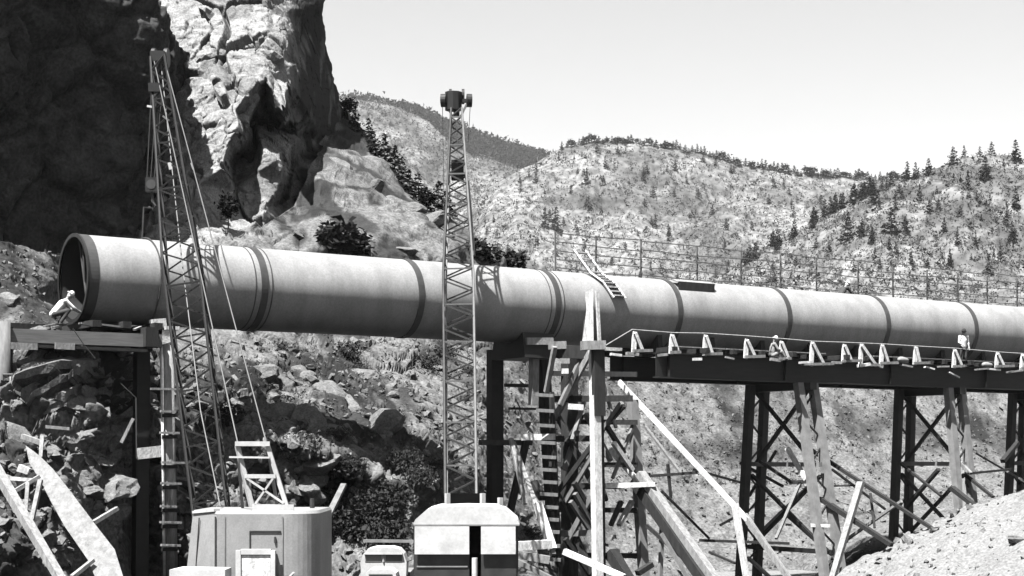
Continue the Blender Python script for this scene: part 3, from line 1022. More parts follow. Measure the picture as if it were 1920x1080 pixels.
# dark leg and banded post
dl = thing('steel_column', 'black steel column in shade left of the banded post', 'column', lw(264, 1140, -0.6))
MB().bar(lw(266, 642, 0.2), lw(262, 1140, 0.9), .46, .42).build('shaft', M['steel'], dl)
MB().bar(lw(252, 650, .5), lw(279, 651, .5), .7, .3).build('cap_plate', M['steel'], dl)
bp_ = thing('banded_post', 'pale round post with projecting bands right of the black column', 'post', lw(318, 1140, 1.3))
MB().tube([lw(312, 648, 1.3), lw(322, 1140, 1.3)], .235, 14).build('shaft', M['pale'], bp_, smooth=True)
MB().tube([lw(303, 650, 1.45), lw(309, 1140, 1.45)], .05, 6).build('guard_pipe', M['white'], bp_, smooth=True)
for i, (y, x0, x1) in enumerate(((729, 282, 345), (771, 301, 329), (811, 300, 336), (867, 303, 352), (906, 302, 340), (949, 301, 331), (979, 300, 340), (1022, 302, 338))):
    MB().bar(lw(x0, y, 1.62), lw(x1, y + 1, 1.62), .12, .075).build('cleat', M['pale'], bp_)
    if i > 0:
        MB().bar(lw(304, y + 8, 1.5), lw(332, y + 8, 1.5), .12, .12).build('band', M['darktimber'], bp_)
# board at the post
single('board', MB().bar(lw(258, 851, 1.35), lw(303, 846, 1.35), .05, .38), M['white'], 'short white board nailed between the black column and the banded post', 'board')
# pale blocks on top
single('block', MB().bar(lw(284, 608, 1.3), lw(308, 606, 1.3), .4, .32), M['white'], 'white block wedged under the pipe above the banded post', 'block')
single('block', MB().bar(lw(308, 615, 1.5), lw(334, 616, 1.5), .3, .12), M['white'], 'thin white wedge right of the white block under the pipe', 'block')
single('block', MB().bar(lw(306, 652, 1.3), lw(324, 647, 1.3), .3, .22), M['pale'], 'pale wedge on the head of the banded post', 'block')

# ------------------------------------------------------------------ white brackets along the near walkway
br_lab = ['first white timber bracket on the girder beside the leaning boards', 'white timber bracket second from the left on the girder',
          'white timber bracket third from the left on the girder', 'white timber bracket left of the sitting man', 'white timber bracket right of the sitting man',
          'white timber bracket above the first trestle bent, right of a dark gap', 'white timber bracket left of the widest one on the girder',
          'widest white timber bracket with long slanting brace on the girder', 'narrow white bracket right of the widest one', 'slim white bracket left of the standing man, without a gap',
          'white timber bracket beside the standing man', 'white timber bracket right of the standing man', 'white timber bracket at the right edge of the picture']
proto_br = None
for i, (x, ytop, ybot, brx) in enumerate(((1190, 622, 661, 15), (1260, 627, 664, 12), (1323, 628, 667, 13), (1400, 636, 672, 16), (1465, 640, 676, 14),
                                          (1523, 641, 686, 22), (1583, 646, 680, 14), (1615, 645, 688, 28), (1654, 646, 684, 12), (1717, 650, 684, 8), (1790, 655, 690, 14),
                                          (1870, 661, 690, 13), (1917, 664, 694, 13))):
    t_ = thing('timber_bracket', br_lab[i], 'bracket', lw(x, ybot, 2.25), 'white brackets along the girder')
    a, c = lw(x - 2, ybot, 2.25), lw(x, ytop, 2.15)
    MB().bar(a, c, .19, .09, up=PN).build('upright', M['white'], t_)
    MB().bar(lw(x + 1, ytop + 2, 2.27), lw(x + brx, ybot - 2, 2.31), .15, .08, up=PN).build('brace', M['white'], t_)
    MB().bar(lw(x - 3, ybot - 3, 2.34), lw(x + brx + (18 if i % 3 != 1 else 4), ybot - 4, 2.34), .10, .12).build('foot_plank', M['pale'], t_)
# hand line on the brackets
pts = [lw(x, y, 2.15) for x, y in ((1135, 648), (1185, 618), (1262, 624), (1323, 625), (1400, 630), (1465, 635), (1523, 640), (1583, 642), (1654, 645), (1717, 649), (1790, 653), (1870, 660), (1950, 665))]
single('hand_line', MB().tube(pts, .028, 5), M['pale'], 'slack hand line strung along the tops of the white brackets', 'rope')
random.seed(11)
for i, x in enumerate((1145, 1175, 1235, 1300, 1360, 1445, 1500, 1505, 1560, 1610, 1640, 1690, 1735, 1760, 1830, 1853, 1890)):
    y = 664 + (x - 1190) * 0.0435
    wdt = random.uniform(14, 26)
    b = MB().bar(lw(x, y + random.uniform(-2, 5), 2.2), lw(x + wdt, y + random.uniform(-2, 5), 2.3), random.uniform(.1, .3), random.uniform(.06, .14))
    single('scrap_board', b, M['pale'] if i % 3 else M['white'], 'pale scrap board lying on the edge of the long girder', 'board', 'scrap boards on the long girder')
b = MB().bar(lw(1779, 698, 2.0), lw(1798, 708, 2.0), .12, .07)
single('scrap_board', b, M['white'], 'white stick hanging askew on the girder web below the standing man', 'board')

# sacks on the walkway
for x, lab in ((1690, 'small pale sack on the walkway between two white brackets, right of the narrow one'), (1848, 'small pale sack on the walkway right of the standing man')):
    b = MB()
    c = lw(x, 675 + (x - 1690) * .06, 2.1)
    b.tube([c + PD * q for q in (-.32, -.26, -.1, .1, .26, .32)], .2, 8)
    b.v = [(v[0], v[1], c.z + (v[2] - c.z) * .8 * (1 - min(1, abs((Vector(v) - c).dot(PD)) / .32) ** 4 * .6)) for v in b.v]
    single('sack', b, M['shirtg'], lab, 'sack', smooth=True)

# ------------------------------------------------------------------ far side catwalk railing
ra = thing('catwalk_railing', 'weathered post and rail fence of the catwalk behind the pipe', 'railing', W(s_at(1160), -2.1, 9.2))
rail_px = [1085, 1160, 1245, 1352, 1432, 1508, 1575, 1652, 1718, 1782, 1840, 1895, 1950, 2000]
rs = [s_at(x) for x in rail_px]
for i, s in enumerate(rs):
    MB().bar(W(s, -2.1, 9.3), W(s + random.uniform(-.05, .05), -2.15, 14.55 - .02 * i), .06, .06).build('post', M['rail'], ra)
    MB().bar(W(s, -2.05, 12.55), W(s - .9, -1.35, 12.30), .13, .13).build('bracket_arm', M['darktimber'], ra)
    MB().bar(W(s - 1.0, -1.45, 12.42), W(s - .45, -1.45, 12.42), .26, .26).build('block', M['darktimber'], ra)
for z in (14.45, 14.05, 13.7, 13.3, 12.95):
    for i in range(len(rs) - 1):
        dz = random.uniform(-.06, .06)
        MB().bar(W(rs[i], -2.04, z + dz), W(rs[i + 1], -2.04, z + random.uniform(-.06, .06)), .03, .04).build('rail', M['rail'], ra)
# far walkway deck under the railing
s = 20.0
while s < 72:
    b = MB().bar(W(s, -2.2, GT + .235), W(s + 3.1, -2.2, GT + .235), .7, .045)
    single('walkway_board', b, M['timber'], 'broad board of the far catwalk behind the pipe', 'board', 'far catwalk boards')
    s += 3.2

# ------------------------------------------------------------------ loose timbers in front of and under the trestle
def pole(px0, py0, Y0, px1, py1, Y1, w, m, label, name='timber_prop', cat='timber', h=None, group=None):
    b = MB().bar(P(px0, py0, Y0), P(px1, py1, Y1), w, h or w * .8, taper=random.uniform(.85, 1.0))
    return single(name, b, M[m], label, cat, group)


pole(1160, 715, 67.5, 1402, 975, 66, .25, 'white', 'longest pale slanting prop running down right from the timber tower')
pole(1395, 965, 66.1, 1490, 1100, 64.8, .26, 'pale', 'pale slanting prop continuing below the longest prop')
pole(1378, 945, 65.6, 1402, 1100, 65.2, .24, 'white', 'near upright white prop crossing the longest slanting prop')
pole(1200, 888, 65, 1350, 1100, 62, .40, 'pale', 'thick pale prop slanting down right below the white ledger', h=.3)
pole(1190, 900, 65.05, 1335, 1112, 62.05, .36, 'darktimber', 'thick dark prop lying against the underside of the thick pale one', h=.4)  # shaded underside of the prop above, put in as a dark bar
pole(1212, 985, 64, 1330, 1090, 63, .17, 'darktimber', 'thin dark slanting pole left of the thick dark prop')
pole(1145, 842, 66, 1195, 900, 65.6, .3, 'white', 'short white slanting brace right of the timber tower')
pole(1136, 911, 64.5, 1228, 908, 64.4, .24, 'white', 'level white ledger board right of the timber tower')
pole(1213, 893, 70, 1308, 886, 70, .16, 'darktimber', 'level dark pole with a short branch below the longest prop')
pole(1252, 870, 70, 1258, 935, 70, .12, 'darktimber', 'short dark upright crossing the level dark pole')
pole(1242, 960, 64.5, 1237, 1110, 64.2, .16, 'leg_pale', 'thin grey upright left of the thick dark prop')
pole(1311, 1013, 68, 1480, 1019, 68, .14, 'darktimber', 'level dark pole low across the first trestle bent')
pole(1520, 843, 76, 1765, 1002, 70, .18, 'darktimber', 'long dark pole slanting down to the spoil heap')
pole(1539, 935, 73, 1672, 1022, 70, .26, 'darktimber', 'short thick dark pole slanting below the long one')
pole(1614, 905, 72, 1556, 1100, 70, .28, 'pale', 'tall pale prop leaning left, between the two right bents')
pole(1480, 905, 74, 1524, 902, 74, .22, 'white', 'short white ledger on the first trestle bent')
pole(1500, 905, 73.5, 1455, 1010, 71, .14, 'timber', 'thin slanting brace at the foot of the first trestle bent')
pole(1476, 840, 74, 1512, 900, 73, .2, 'white', 'short white brace on the pale leg of the first bent')
pole(1425, 865, 74.5, 1485, 905, 73.5, .16, 'darktimber', 'dark brace slanting across the first bent')
pole(1780, 845, 79, 1820, 888, 78, .2, 'pale', 'short pale pole beside the second trestle bent')
pole(1815, 888, 78, 1895, 880, 79, .14, 'darktimber', 'level dark pole right of the second trestle bent')
pole(1785, 915, 77, 1840, 958, 75, .26, 'darktimber', 'stubby dark pole leaning on the spoil heap')
pole(1806, 898, 78, 1808, 980, 77, .13, 'timber', 'thin upright stake behind the spoil heap')
pole(1810, 890, 78.5, 1862, 932, 77, .16, 'darktimber', 'slanting dark pole above the stubby one')
pole(1880, 865, 79, 1908, 830, 80, .24, 'darktimber', 'short dark pole leaning against the rightmost bent')
pole(1830, 850, 84, 1925, 905, 82, .1, 'timber', 'thin grey stick sloping behind the rightmost bent')
pole(1632, 925, 74, 1640, 990, 73, .11, 'darktimber', 'thin dark stake hanging from the long dark pole')
pole(1545, 912, 75, 1612, 910, 74, .1, 'darktimber', 'thin dark level stick between the right bents')
pole(1545, 930, 75.5, 1590, 946, 74, .1, 'timber', 'thin grey stick below the level one between the bents')
pole(958, 822, 66, 985, 945, 64.5, .16, 'pale', 'slim pale prop leaning on the central post')
pole(962, 830, 66.2, 1038, 1040, 62, .18, 'pale', 'long slim pale prop spreading right from the central post')
pole(1000, 905, 65, 1018, 935, 64.5, .3, 'darktimber', 'stub of dark plank left of the long ladder')
pole(1008, 945, 63, 1036, 1030, 62, .3, 'white', 'white plank leaning left of the foot of the long ladder')
pole(968, 1024, 60, 1032, 1020, 60.5, .4, 'white', 'broad white plank lying right of the dark and white crane')
pole(972, 1040, 59.5, 1030, 1050, 59.5, .35, 'pale', 'second plank lying below the broad white one')
pole(1058, 1034, 61, 1170, 1082, 60, .26, 'white', 'white plank sloping across the foot of the timber tower')
pole(970, 1052, 59, 1045, 1090, 58.5, .2, 'timber', 'grey plank sloping below the two white planks')
pole(1165, 940, 65, 1145, 985, 64.5, .18, 'darktimber', 'short dark stick right of the tower post')
pole(1185, 940, 65.3, 1160, 985, 64.6, .2, 'pale', 'short pale stick right of the tower post')
pole(1145, 1035, 63.6, 1180, 1090, 63, .5, 'darktimber', 'charred stump of timber at the tower foot')
pole(1195, 1075, 64, 1222, 1058, 64.4, .26, 'darktimber', 'small dark log at the foot of the grey upright')
pole(1300, 1100, 60, 1240, 1000, 60.5, .15, 'timber', 'thin grey pole crossing under the thick pale prop')
pole(1520, 985, 72, 1556, 986, 72, .18, 'white', 'short white board low between the right bents')
pole(1330, 1035, 70, 1378, 1056, 69, .12, 'darktimber', 'short dark stick on the ground left of the first bent')

random.seed(71)
for i, (a, c, m_) in enumerate((((1388, 868), (1468, 912), 'darktimber'), ((1405, 930), (1455, 845), 'darktimber'), ((1425, 1000), (1530, 900), 'pale'), ((1210, 800), (1290, 905), 'timber'),
                               ((1240, 920), (1330, 1010), 'darktimber'), ((1560, 880), (1660, 955), 'timber'), ((1590, 1010), (1690, 940), 'pale'), ((1470, 960), (1560, 1040), 'darktimber'),
                               ((1300, 880), (1390, 905), 'timber'), ((1350, 985), (1440, 935), 'pale'), ((1690, 870), (1765, 930), 'darktimber'), ((1700, 950), (1760, 880), 'darktimber'))):
    pole(a[0], a[1], 76 + i % 4, c[0], c[1], 75 + (i + 2) % 4, random.uniform(.12, .2), m_, ('dark' if m_ == 'darktimber' else 'grey' if m_ == 'timber' else 'pale') + ' thin brace ' + ('left of' if a[0] < 1385 else 'crossing' if a[0] < 1480 else 'right of') + (' the first' if a[0] < 1640 else ' the second') + ' trestle bent', 'brace_pole', 'timber', None, 'thin braces among the trestle bents')
# left foreground timbers
t_ = thing('split_log', 'large pale split slab of timber leaning in the lower left corner', 'log', P(140, 1140, 42))
o_l = [(48, 835), (75, 855), (100, 880), (135, 925), (180, 985), (215, 1030), (240, 1110), (190, 1110), (165, 1050), (120, 985), (95, 940), (75, 900), (55, 868)]
vs = []
for q in (0, .32):
    for i, (x, y) in enumerate(o_l):
        vs.append(P(x, y, 46.5 - (y - 835) * .013 + q + random.uniform(-.05, .05)))
n_ = len(o_l)
ctr = [P(x, y, Y) for x, y, Y in ((80, 880, 46), (115, 935, 45.1), (160, 1000, 44.2), (200, 1075, 43.2))]
MB().add(vs, [tuple(range(n_))[::-1], tuple(range(n_, 2 * n_))] + [(i, (i + 1) % n_, n_ + (i + 1) % n_, n_ + i) for i in range(n_)]).build('slab', M['split'], t_)
pole(-12, 872, 43.5, 122, 1100, 41, .24, 'pale', 'long pale pole crossing the lower left corner', 'pole', 'pole', .22)
pole(20, 897, 45.6, 62, 900, 45.6, .12, 'white', 'short level stick behind the split slab', 'stick', 'stick', .1)
pole(27, 921, 45, 74, 893, 45.4, .13, 'pale', 'short sloping stick left of the split slab', 'stick', 'stick', .1)
pole(52, 905, 45, 48, 962, 44.6, .10, 'pale', 'short upright stick left of the split slab', 'stick', 'stick', .1)
pole(76, 900, 45, 60, 975, 44.5, .12, 'pale', 'upright stick leaning under the split slab', 'stick', 'stick', .1)
pole(42, 818, 47, 80, 831, 46.8, .16, 'pale', 'short pale bar above the tip of the split slab', 'stick', 'stick', .14)
pole(79, 818, 46.8, 76, 858, 46.4, .11, 'pale', 'short upright stick at the tip of the split slab', 'stick', 'stick', .1)
pole(35, 877, 45.6, 55, 884, 45.6, .2, 'white', 'stubby white block left of the split slab', 'stick', 'stick', .2)
pole(135, 1082, 43, 175, 1050, 43.5, .14, 'pale', 'pale stick reaching up to the foot of the split slab', 'stick', 'stick', .1)
pole(228, 830, 53, 250, 785, 53, .13, 'pale', 'thin pale stick leaning on rocks left of the black column', 'stick', 'stick', .1)
pole(85, 800, 51, 130, 804, 51.2, .12, 'pale', 'short pale stick on the dark ledge above the split slab', 'stick', 'stick', .1)
pole(175, 980, 49, 220, 953, 49.6, .16, 'pale', 'pale branch right of the split slab', 'stick', 'stick', .12)
single('wire', MB().tube([P(227, 720, 55), P(255, 746, 55.2), P(256, 860, 55)], .02, 5), M['cable'], 'thin pipe bent down along the black column', 'wire')
pole(602, 995, 56, 645, 908, 57.5, .24, 'timber', 'broad pale board tilted among the dark bushes between the cranes', 'board', 'board', .1)  # bar added in place of a sunlit ridge of rock
pole(586, 976, 56, 602, 990, 56, .2, 'pale', 'small pale board end at the foot of the tilted board', 'board', 'board', .1)

# ------------------------------------------------------------------ trees and scrub
def mesh_obj(name, V, Fc, m, smooth=False):
    me = bpy.data.meshes.new(name)
    me.from_pydata(V, [], Fc)
    me.materials.append(m)
    me.update()
    o = bpy.data.objects.new(name, me)
    col.objects.link(o)
    return o


def crown_mesh(rng, kind, n):
    V, Fc = [], []
    for i in range(n):
        if kind == 'round':
            u = rng.normal(size=3)
            u /= np.linalg.norm(u)
            r = rng.uniform(.55, 1.0) * (0.8 + .35 * math.sin(3 * u[0] + 5 * u[1]) * math.cos(4 * u[2]))
            p = np.array([u[0] * .36 * r, u[1] * .36 * r, .52 + u[2] * .42 * r])
            sz = .10
        else:
            h = rng.uniform(.0, 1.0) ** 1.25
            wd = {'narrow': .17, 'broad': .27, 'ragged': .22}[kind] * (1 - h) ** .75 + .015
            tier = .72 + .38 * math.sin(h * {'narrow': 40, 'broad': 30, 'ragged': 22}[kind] + rng.uniform(-.5, .5))
            a = rng.uniform(0, 2 * math.pi)
            lob = 1 + (.35 * math.sin(2 * a + h * 9) if kind == 'ragged' else .15 * math.sin(3 * a + h * 5))
            r = wd * tier * lob * rng.uniform(.45, 1.0) ** .6
            p = np.array([math.cos(a) * r, math.sin(a) * r, .12 + .88 * h - r * .25])
            sz = .045 + .045 * (1 - h)
        d1, d2 = rng.normal(size=3), rng.normal(size=3)
        d1 *= sz / np.linalg.norm(d1)
        d2 *= sz / np.linalg.norm(d2)
        d1[2] *= .6
        k = len(V)
        V += [tuple(p - d1 * .6), tuple(p + d2 * .6), tuple(p + d1), tuple(p - d2 * .6)]
        Fc.append((k, k + 1, k + 2, k + 3))
    return V, Fc


rng = np.random.RandomState(5)
TREE = []
for kind, n_ in (('narrow', 190), ('broad', 230), ('ragged', 170), ('round', 220), ('broad', 200), ('ragged', 210)):
    V, Fc = crown_mesh(rng, kind, n_)
    o = mesh_obj('crown', V, Fc, M['leaf'])
    tr = MB().tube([(0, 0, -.06), (.01, 0, .3), (0, .01, .75 if kind != 'round' else .5)], .022, 5, r2=.006).build('trunk', M['bark'])
    TREE.append((o.data, tr.data))
    bpy.data.objects.remove(o)
    bpy.data.objects.remove(tr)


def tree(p, h, label, group, kind=None, name='conifer_tree', cat='tree', wide=1.0):
    k = kind if kind is not None else random.choice((0, 1, 2, 2, 4, 5))
    r = thing(name, label, cat, p - Vector((0, 0, .03 * h)), group)
    r.scale = (h * wide * random.uniform(.85, 1.2), h * wide * random.uniform(.85, 1.2), h)
    r.rotation_euler = (random.uniform(-.06, .06), random.uniform(-.06, .06), random.uniform(0, 6.28))
    for nm, me in (('crown', TREE[k][0]), ('trunk', TREE[k][1])):
        c = bpy.data.objects.new(nm, me)
        col.objects.link(c)
        c.parent = r
        if nm == 'crown':
            c['kind'] = 'stuff'
    return r


def far_tree(at, px, py, hpx, label, group, kind=None, wide=1.0, name='conifer_tree'):
    p = at(px, py)
    return tree(p, hpx * p.y / F, label, group, kind, name, wide=wide)


random.seed(21)
GA, GB, GL = 'conifers on the nearest right hill', 'conifers scattered on the middle hill', 'trees along the crest of the middle hill'
big = [(1580, 470, 56, 1.1, 'tall dark conifer left of the broad one above the pipe'), (1662, 457, 54, 1.5, 'broadest dark conifer on the right hill'),
       (1600, 470, 36, 1.2, None), (1690, 452, 34, 1.2, None), (1847, 338, 46, 1.3, 'large dark conifer standing just below the right crest'),
       (1905, 302, 42, 1.7, 'wide dark tree on the crest at the right edge'), (1785, 312, 36, 1.3, 'dark conifer on the crest where the right hill steepens'),
       (1808, 296, 24, 1.2, 'small pointed conifer on the right crest'), (1860, 290, 26, 1.2, None), (1835, 296, 20, 1.3, None), (1805, 372, 40, 1.1, 'lone conifer on the bare face of the right hill'),
       (1716, 392, 36, .9, None), (1670, 388, 16, 1.3, None), (1632, 397, 40, 1.2, None), (1575, 395, 30, 1.4, None), (1905, 390, 40, 1.2, None), (1730, 420, 26, 1.5, None),
       (1750, 412, 20, 1.4, None), (1640, 408, 22, 1.3, None), (1620, 480, 30, 1.2, None), (1655, 490, 26, 1.2, None), (1800, 395, 18, 1.1, None), (1552, 480, 24, 1.1, None),
       (1780, 500, 36, 1.0, None), (1760, 450, 30, 1.0, None), (1880, 430, 30, 1.1, None), (1900, 450, 40, 1.2, None), (1850, 520, 40, 1.1, None), (1700, 510, 26, 1.0, None),
       (1825, 470, 34, .9, None), (1790, 470, 30, 1.0, None), (1870, 500, 34, 1.0, None), (1640, 520, 24, 1.0, None), (1595, 520, 26, 1.0, None)]
for x, y, h, w_, lab in big:
    far_tree(at_a, x, y, h, lab or ('dark conifer on the right hill, ' + ('at the right edge' if x > 1840 else 'right of the broadest conifer' if x > 1700 else 'near the broadest conifer' if x > 1610 else 'left of the broadest conifer') + (' high up' if y < 400 else ' at mid height' if y < 475 else ' low down')), GA, wide=w_)
for i in range(52):          # the wooded fold where the right hill meets the middle hill
    x = random.uniform(1395, 1740)
    y = rid_a(x) + random.uniform(0, 12)
    far_tree(at_a, x, y, random.uniform(20, 36), ('upper' if x > 1650 else 'middle' if x > 1520 else 'lower') + ' dark tree in the wooded fold between the two right hills', 'trees in the fold between the hills', wide=1.25)
for i in range(46):
    x = random.uniform(1440, 1915)
    y = rid_a(x) + 10 + random.random() * (560 - rid_a(x))
    hh = random.uniform(10, 24)
    far_tree(at_a, x, y, hh, ('tiny' if hh < 14 else 'small') + ' dark conifer on the right hill, ' + ('near its crest' if y < rid_a(x) + 50 else 'low down' if y > 480 else 'halfway up') + (' at the edge' if x > 1760 else ' left of the steep part'), GA, wide=1.25)
for x in np.arange(1055, 1770, 7.6):
    y = rid_b(x) + 2 + random.uniform(0, 5)
    hh = random.uniform(10, 19)
    far_tree(at_b, x, y, hh, ('low' if hh < 13 else 'middling' if hh < 16 else 'tall') + ' tree on the middle hill crest, ' + ('on its highest rounded part' if x < 1180 else 'just right of the summit' if x < 1330 else 'above the bare mid slope' if x < 1480 else 'on the long falling shoulder' if x < 1620 else 'in the saddle by the right hill'), GL, wide=random.uniform(1.1, 2.2), kind=random.choice((0, 1, 2, 3, 3, 4, 5)))
for i in range(100):
    x = random.uniform(905, 1560)
    y0 = rid_b(x) + 16
    y = y0 + random.random() * (545 - y0)
    if 1180 < x < 1420 and y < 300:
        continue
    if y > 545 - (1560 - x) * 0.05 and x > 1500:
        continue
    hh = random.uniform(9, 23)
    far_tree(at_b, x, y, hh, ('tiny' if hh < 13 else 'small' if hh < 18 else 'middling') + ' dark conifer on the middle hill, ' + ('near its crest' if y < y0 + 40 else 'low down' if y > 470 else 'halfway up') + (' left of its summit' if x < 1080 else ' below its summit' if x < 1240 else ' on its right flank'), GB, wide=1.2)
for x, y, h in ((1020, 440, 40), (1040, 440, 46), (1105, 390, 30), (1135, 320, 24), (1005, 350, 22), (1230, 420, 26), (1100, 350, 34)):
    far_tree(at_b, x, y, h, 'larger dark conifer on the pale middle hill', GB, wide=1.2)


def cloud_mesh(name, pts, hs, m, faces=7, flat=1.0, kind='stuff'):
    """many small plants as one mesh: a few leaf faces each"""
    n_ = len(pts)
    g = np.random.RandomState(9)
    P_ = np.repeat(np.array(pts), faces, 0)
    H_ = np.repeat(np.array(hs), faces)[:, None]
    off = g.normal(size=(n_ * faces, 3)) * H_ * np.array([.38, .38, .30]) + H_ * np.array([0, 0, .42])
    d1 = g.normal(size=(n_ * faces, 3))
    d2 = g.normal(size=(n_ * faces, 3))
    d1 *= H_ * .38 / np.linalg.norm(d1, axis=1, keepdims=True)
    d2 *= H_ * .38 / np.linalg.norm(d2, axis=1, keepdims=True)
    c = P_ + off
    co = np.stack([c - d1, c + d2, c + d1], 1).reshape(-1, 3).astype(np.float32)
    me = bpy.data.meshes.new(name)
    me.vertices.add(len(co))
    me.vertices.foreach_set('co', co.ravel())
    q = np.arange(len(co), dtype=np.int32)
    me.loops.add(len(q))
    me.loops.foreach_set('vertex_index', q)
    me.polygons.add(len(q) // 3)
    me.polygons.foreach_set('loop_start', np.arange(0, len(q), 3, dtype=np.int32))
    me.polygons.foreach_set('loop_total', np.full(len(q) // 3, 3, np.int32))
    me.update(calc_edges=True)
    me.materials.append(m)
    o = bpy.data.objects.new(name, me)
    col.objects.link(o)
    return tag(o, kind=kind)


# the wood on the far ridge's eastern flank, and low scrub over every hill
pts, hs = [], []
for i in range(1500):
    x = random.uniform(750, 1030)
    y0 = rid_c(x)
    y1 = float(np.interp(x, [750, 800, 850, 900, 970, 1020, 1060], [206, 236, 286, 302, 320, 322, 318]))
    p = at_c(x, random.uniform(y0, max(y1, y0 + 3)))
    pts.append(p)
    hs.append(random.uniform(6, 10))
for i in range(300):
    x = random.uniform(645, 1030)
    p = at_c(x, rid_c(x) + random.uniform(0, 3))
    pts.append(p)
    hs.append(random.uniform(5, 11))
cloud_mesh('distant_forest', pts, hs, M['leaf'], 8)
pts, hs = [], []
for i in range(9000):
    x = random.uniform(830, 1800)
    y = rid_b(x) + random.random() * (600 - rid_b(x))
    p = at_b(x, y)
    pts.append(p)
    hs.append(random.uniform(.9, 2.6) * (1.7 if random.random() < .06 else 1))
for i in range(6500):
    x = random.uniform(1300, 1960)
    y = rid_a(x) + random.random() * (640 - rid_a(x))
    p = at_a(x, y)
    pts.append(p)
    hs.append(random.uniform(.5, 1.5) * (1.8 if random.random() < .06 else 1))
for i in range(4000):
    x = random.uniform(600, 1060)
    y = rid_c(x) + random.random() * (460 - rid_c(x))
    pts.append(at_c(x, y))
    hs.append(random.uniform(2, 6))
cloud_mesh('hillside_scrub', pts, hs, M['scrub'], 6)

# dark evergreens on the crest of the near hillside
random.seed(31)
GS = 'evergreens on the near rocky crest'
for x, y, h, k in ((648, 222, 40, 3), (668, 245, 46, 5), (690, 268, 40, 1), (705, 285, 44, 2), (722, 300, 52, 4), (740, 322, 46, 5), (756, 338, 48, 1), (772, 352, 44, 2), (790, 366, 50, 4),
                   (806, 384, 46, 5), (822, 400, 60, 2), (838, 412, 50, 1), (800, 395, 40, 3), (655, 200, 30, 3)):
    p = slope_at(x, y)
    tree(p, h * p.y / F * 1.1, ('upper' if x < 700 else 'middle' if x < 770 else 'lower') + ' dark evergreen on the steep rocky crest behind the pipe', GS, k, 'evergreen_tree', wide=1.5)
for x, y, h, w_, lab in ((905, 478, 50, 1.6, 'dark bushy evergreen left of the far railing, just right of the right boom'), (925, 492, 46, 1.6, 'dark evergreen beside the bushy one right of the right boom'),
                         (968, 502, 46, 2.0, 'rounded dark bush on the skyline of the near slope above the pipe'), (640, 482, 92, 1.25, 'big black rounded bush on the pale rocks above the pipe'),
                         (612, 478, 70, 1.3, 'black bush left of the biggest one above the pipe'), (668, 480, 64, 1.3, 'black bush right of the biggest one above the pipe'),
                         (428, 412, 62, 1.1, 'black bush in the hollow right of the left boom')):  # black clumps stand in for shade on the rocks; the others are bushes
    p = slope_at(x, y) if x > 500 else P(428, 412, 87.5)
    tree(p - Vector((0, 0, h * p.y / F * .16)), h * p.y / F * 1.15, lab, None, 3, 'evergreen_bush', 'bush', wide=w_)

# bushes in the hollow between the cranes
random.seed(41)
V, Fc = [], []
for i in range(1000):
    u = rng.normal(size=3)
    u /= np.linalg.norm(u)
    r = rng.uniform(.3, 1)
    p = np.array([u[0] * r, u[1] * r, .55 + u[2] * r * .6])
    d1, d2 = rng.normal(size=3) * .034, rng.normal(size=3) * .034
    k = len(V)
    V += [tuple(p - d1), tuple(p + d2), tuple(p + d1), tuple(p - d2)]
    Fc.append((k, k + 1, k + 2, k + 3))
b_ = mesh_obj('foliage', V, Fc, M['leafnear'])
bush_me = b_.data
bpy.data.objects.remove(b_)
st = MB()
for i in range(7):
    a = i * .9
    st.tube([(0, 0, -.1), (.25 * math.cos(a), .25 * math.sin(a), .4), (.6 * math.cos(a), .6 * math.sin(a), .9)], .03, 4, r2=.008)
b_ = st.build('stem', M['bark'])
stem_me = b_.data
bpy.data.objects.remove(b_)
for i, (x, y, r) in enumerate(((620, 900, 1.1), (655, 870, .9), (690, 960, 1.2), (735, 930, 1.1), (760, 880, .8), (660, 1000, 1.2), (720, 1010, 1.1), (770, 985, .9), (610, 960, 1.1), (790, 910, .7),
                               (640, 820, .6), (815, 880, .6), (585, 870, .9), (430, 780, .7), (1000, 1000, .6))):
    p = slope_at(x, y)
    r_ = thing('bush', ('tall ' if r > 1.05 else 'low ' if r < .75 else '') + 'dark leafy bush ' + ('behind the left gantry' if x < 500 else 'right behind the grey crane' if x < 630 else 'behind the truck' if 690 < x < 745 else 'left of the dark and white crane' if 750 < x < 780 else 'nearest the dark and white crane' if 780 <= x < 810 else 'below the right boom' if x >= 810 else 'in the hollow between the two cranes'), 'bush', p - Vector((0, .3, .2 * r)), 'bushes in the hollow behind the cranes')
    r_.scale = (r, r, r * random.uniform(.8, 1.2))
    r_.rotation_euler = (0, 0, random.uniform(0, 6))
    for nm, me in (('foliage', bush_me), ('stem', stem_me)):
        c = bpy.data.objects.new(nm, me)
        col.objects.link(c)
        c.parent = r_
        if nm == 'foliage':
            c['kind'] = 'stuff'

for x, y, r, lab in ((652, 668, .8, 'dark bush just below the pipe, upright among pale rocks'), (668, 690, .5, 'small dark bush beside the upright one below the pipe'),
                     (835, 668, .8, 'broad dark bush just below the pipe beside the right boom'), (800, 690, .7, 'dark bush left of the broad one below the pipe'),
                     (530, 655, .4, 'low dark bush below the pipe behind the gantry'), (880, 700, .5, 'dark bush between the right boom and the central post')):
    p = slope_at(x, y)
    r_ = thing('bush', lab, 'bush', p - Vector((0, .2, .3 * r)))
    r_.scale = (r, r, r)
    for nm, me in (('foliage', bush_me), ('stem', stem_me)):
        c = bpy.data.objects.new(nm, me)
        col.objects.link(c)
        c.parent = r_
        if nm == 'foliage':
            c['kind'] = 'stuff'

# ------------------------------------------------------------------ boulders and rubble
import bmesh


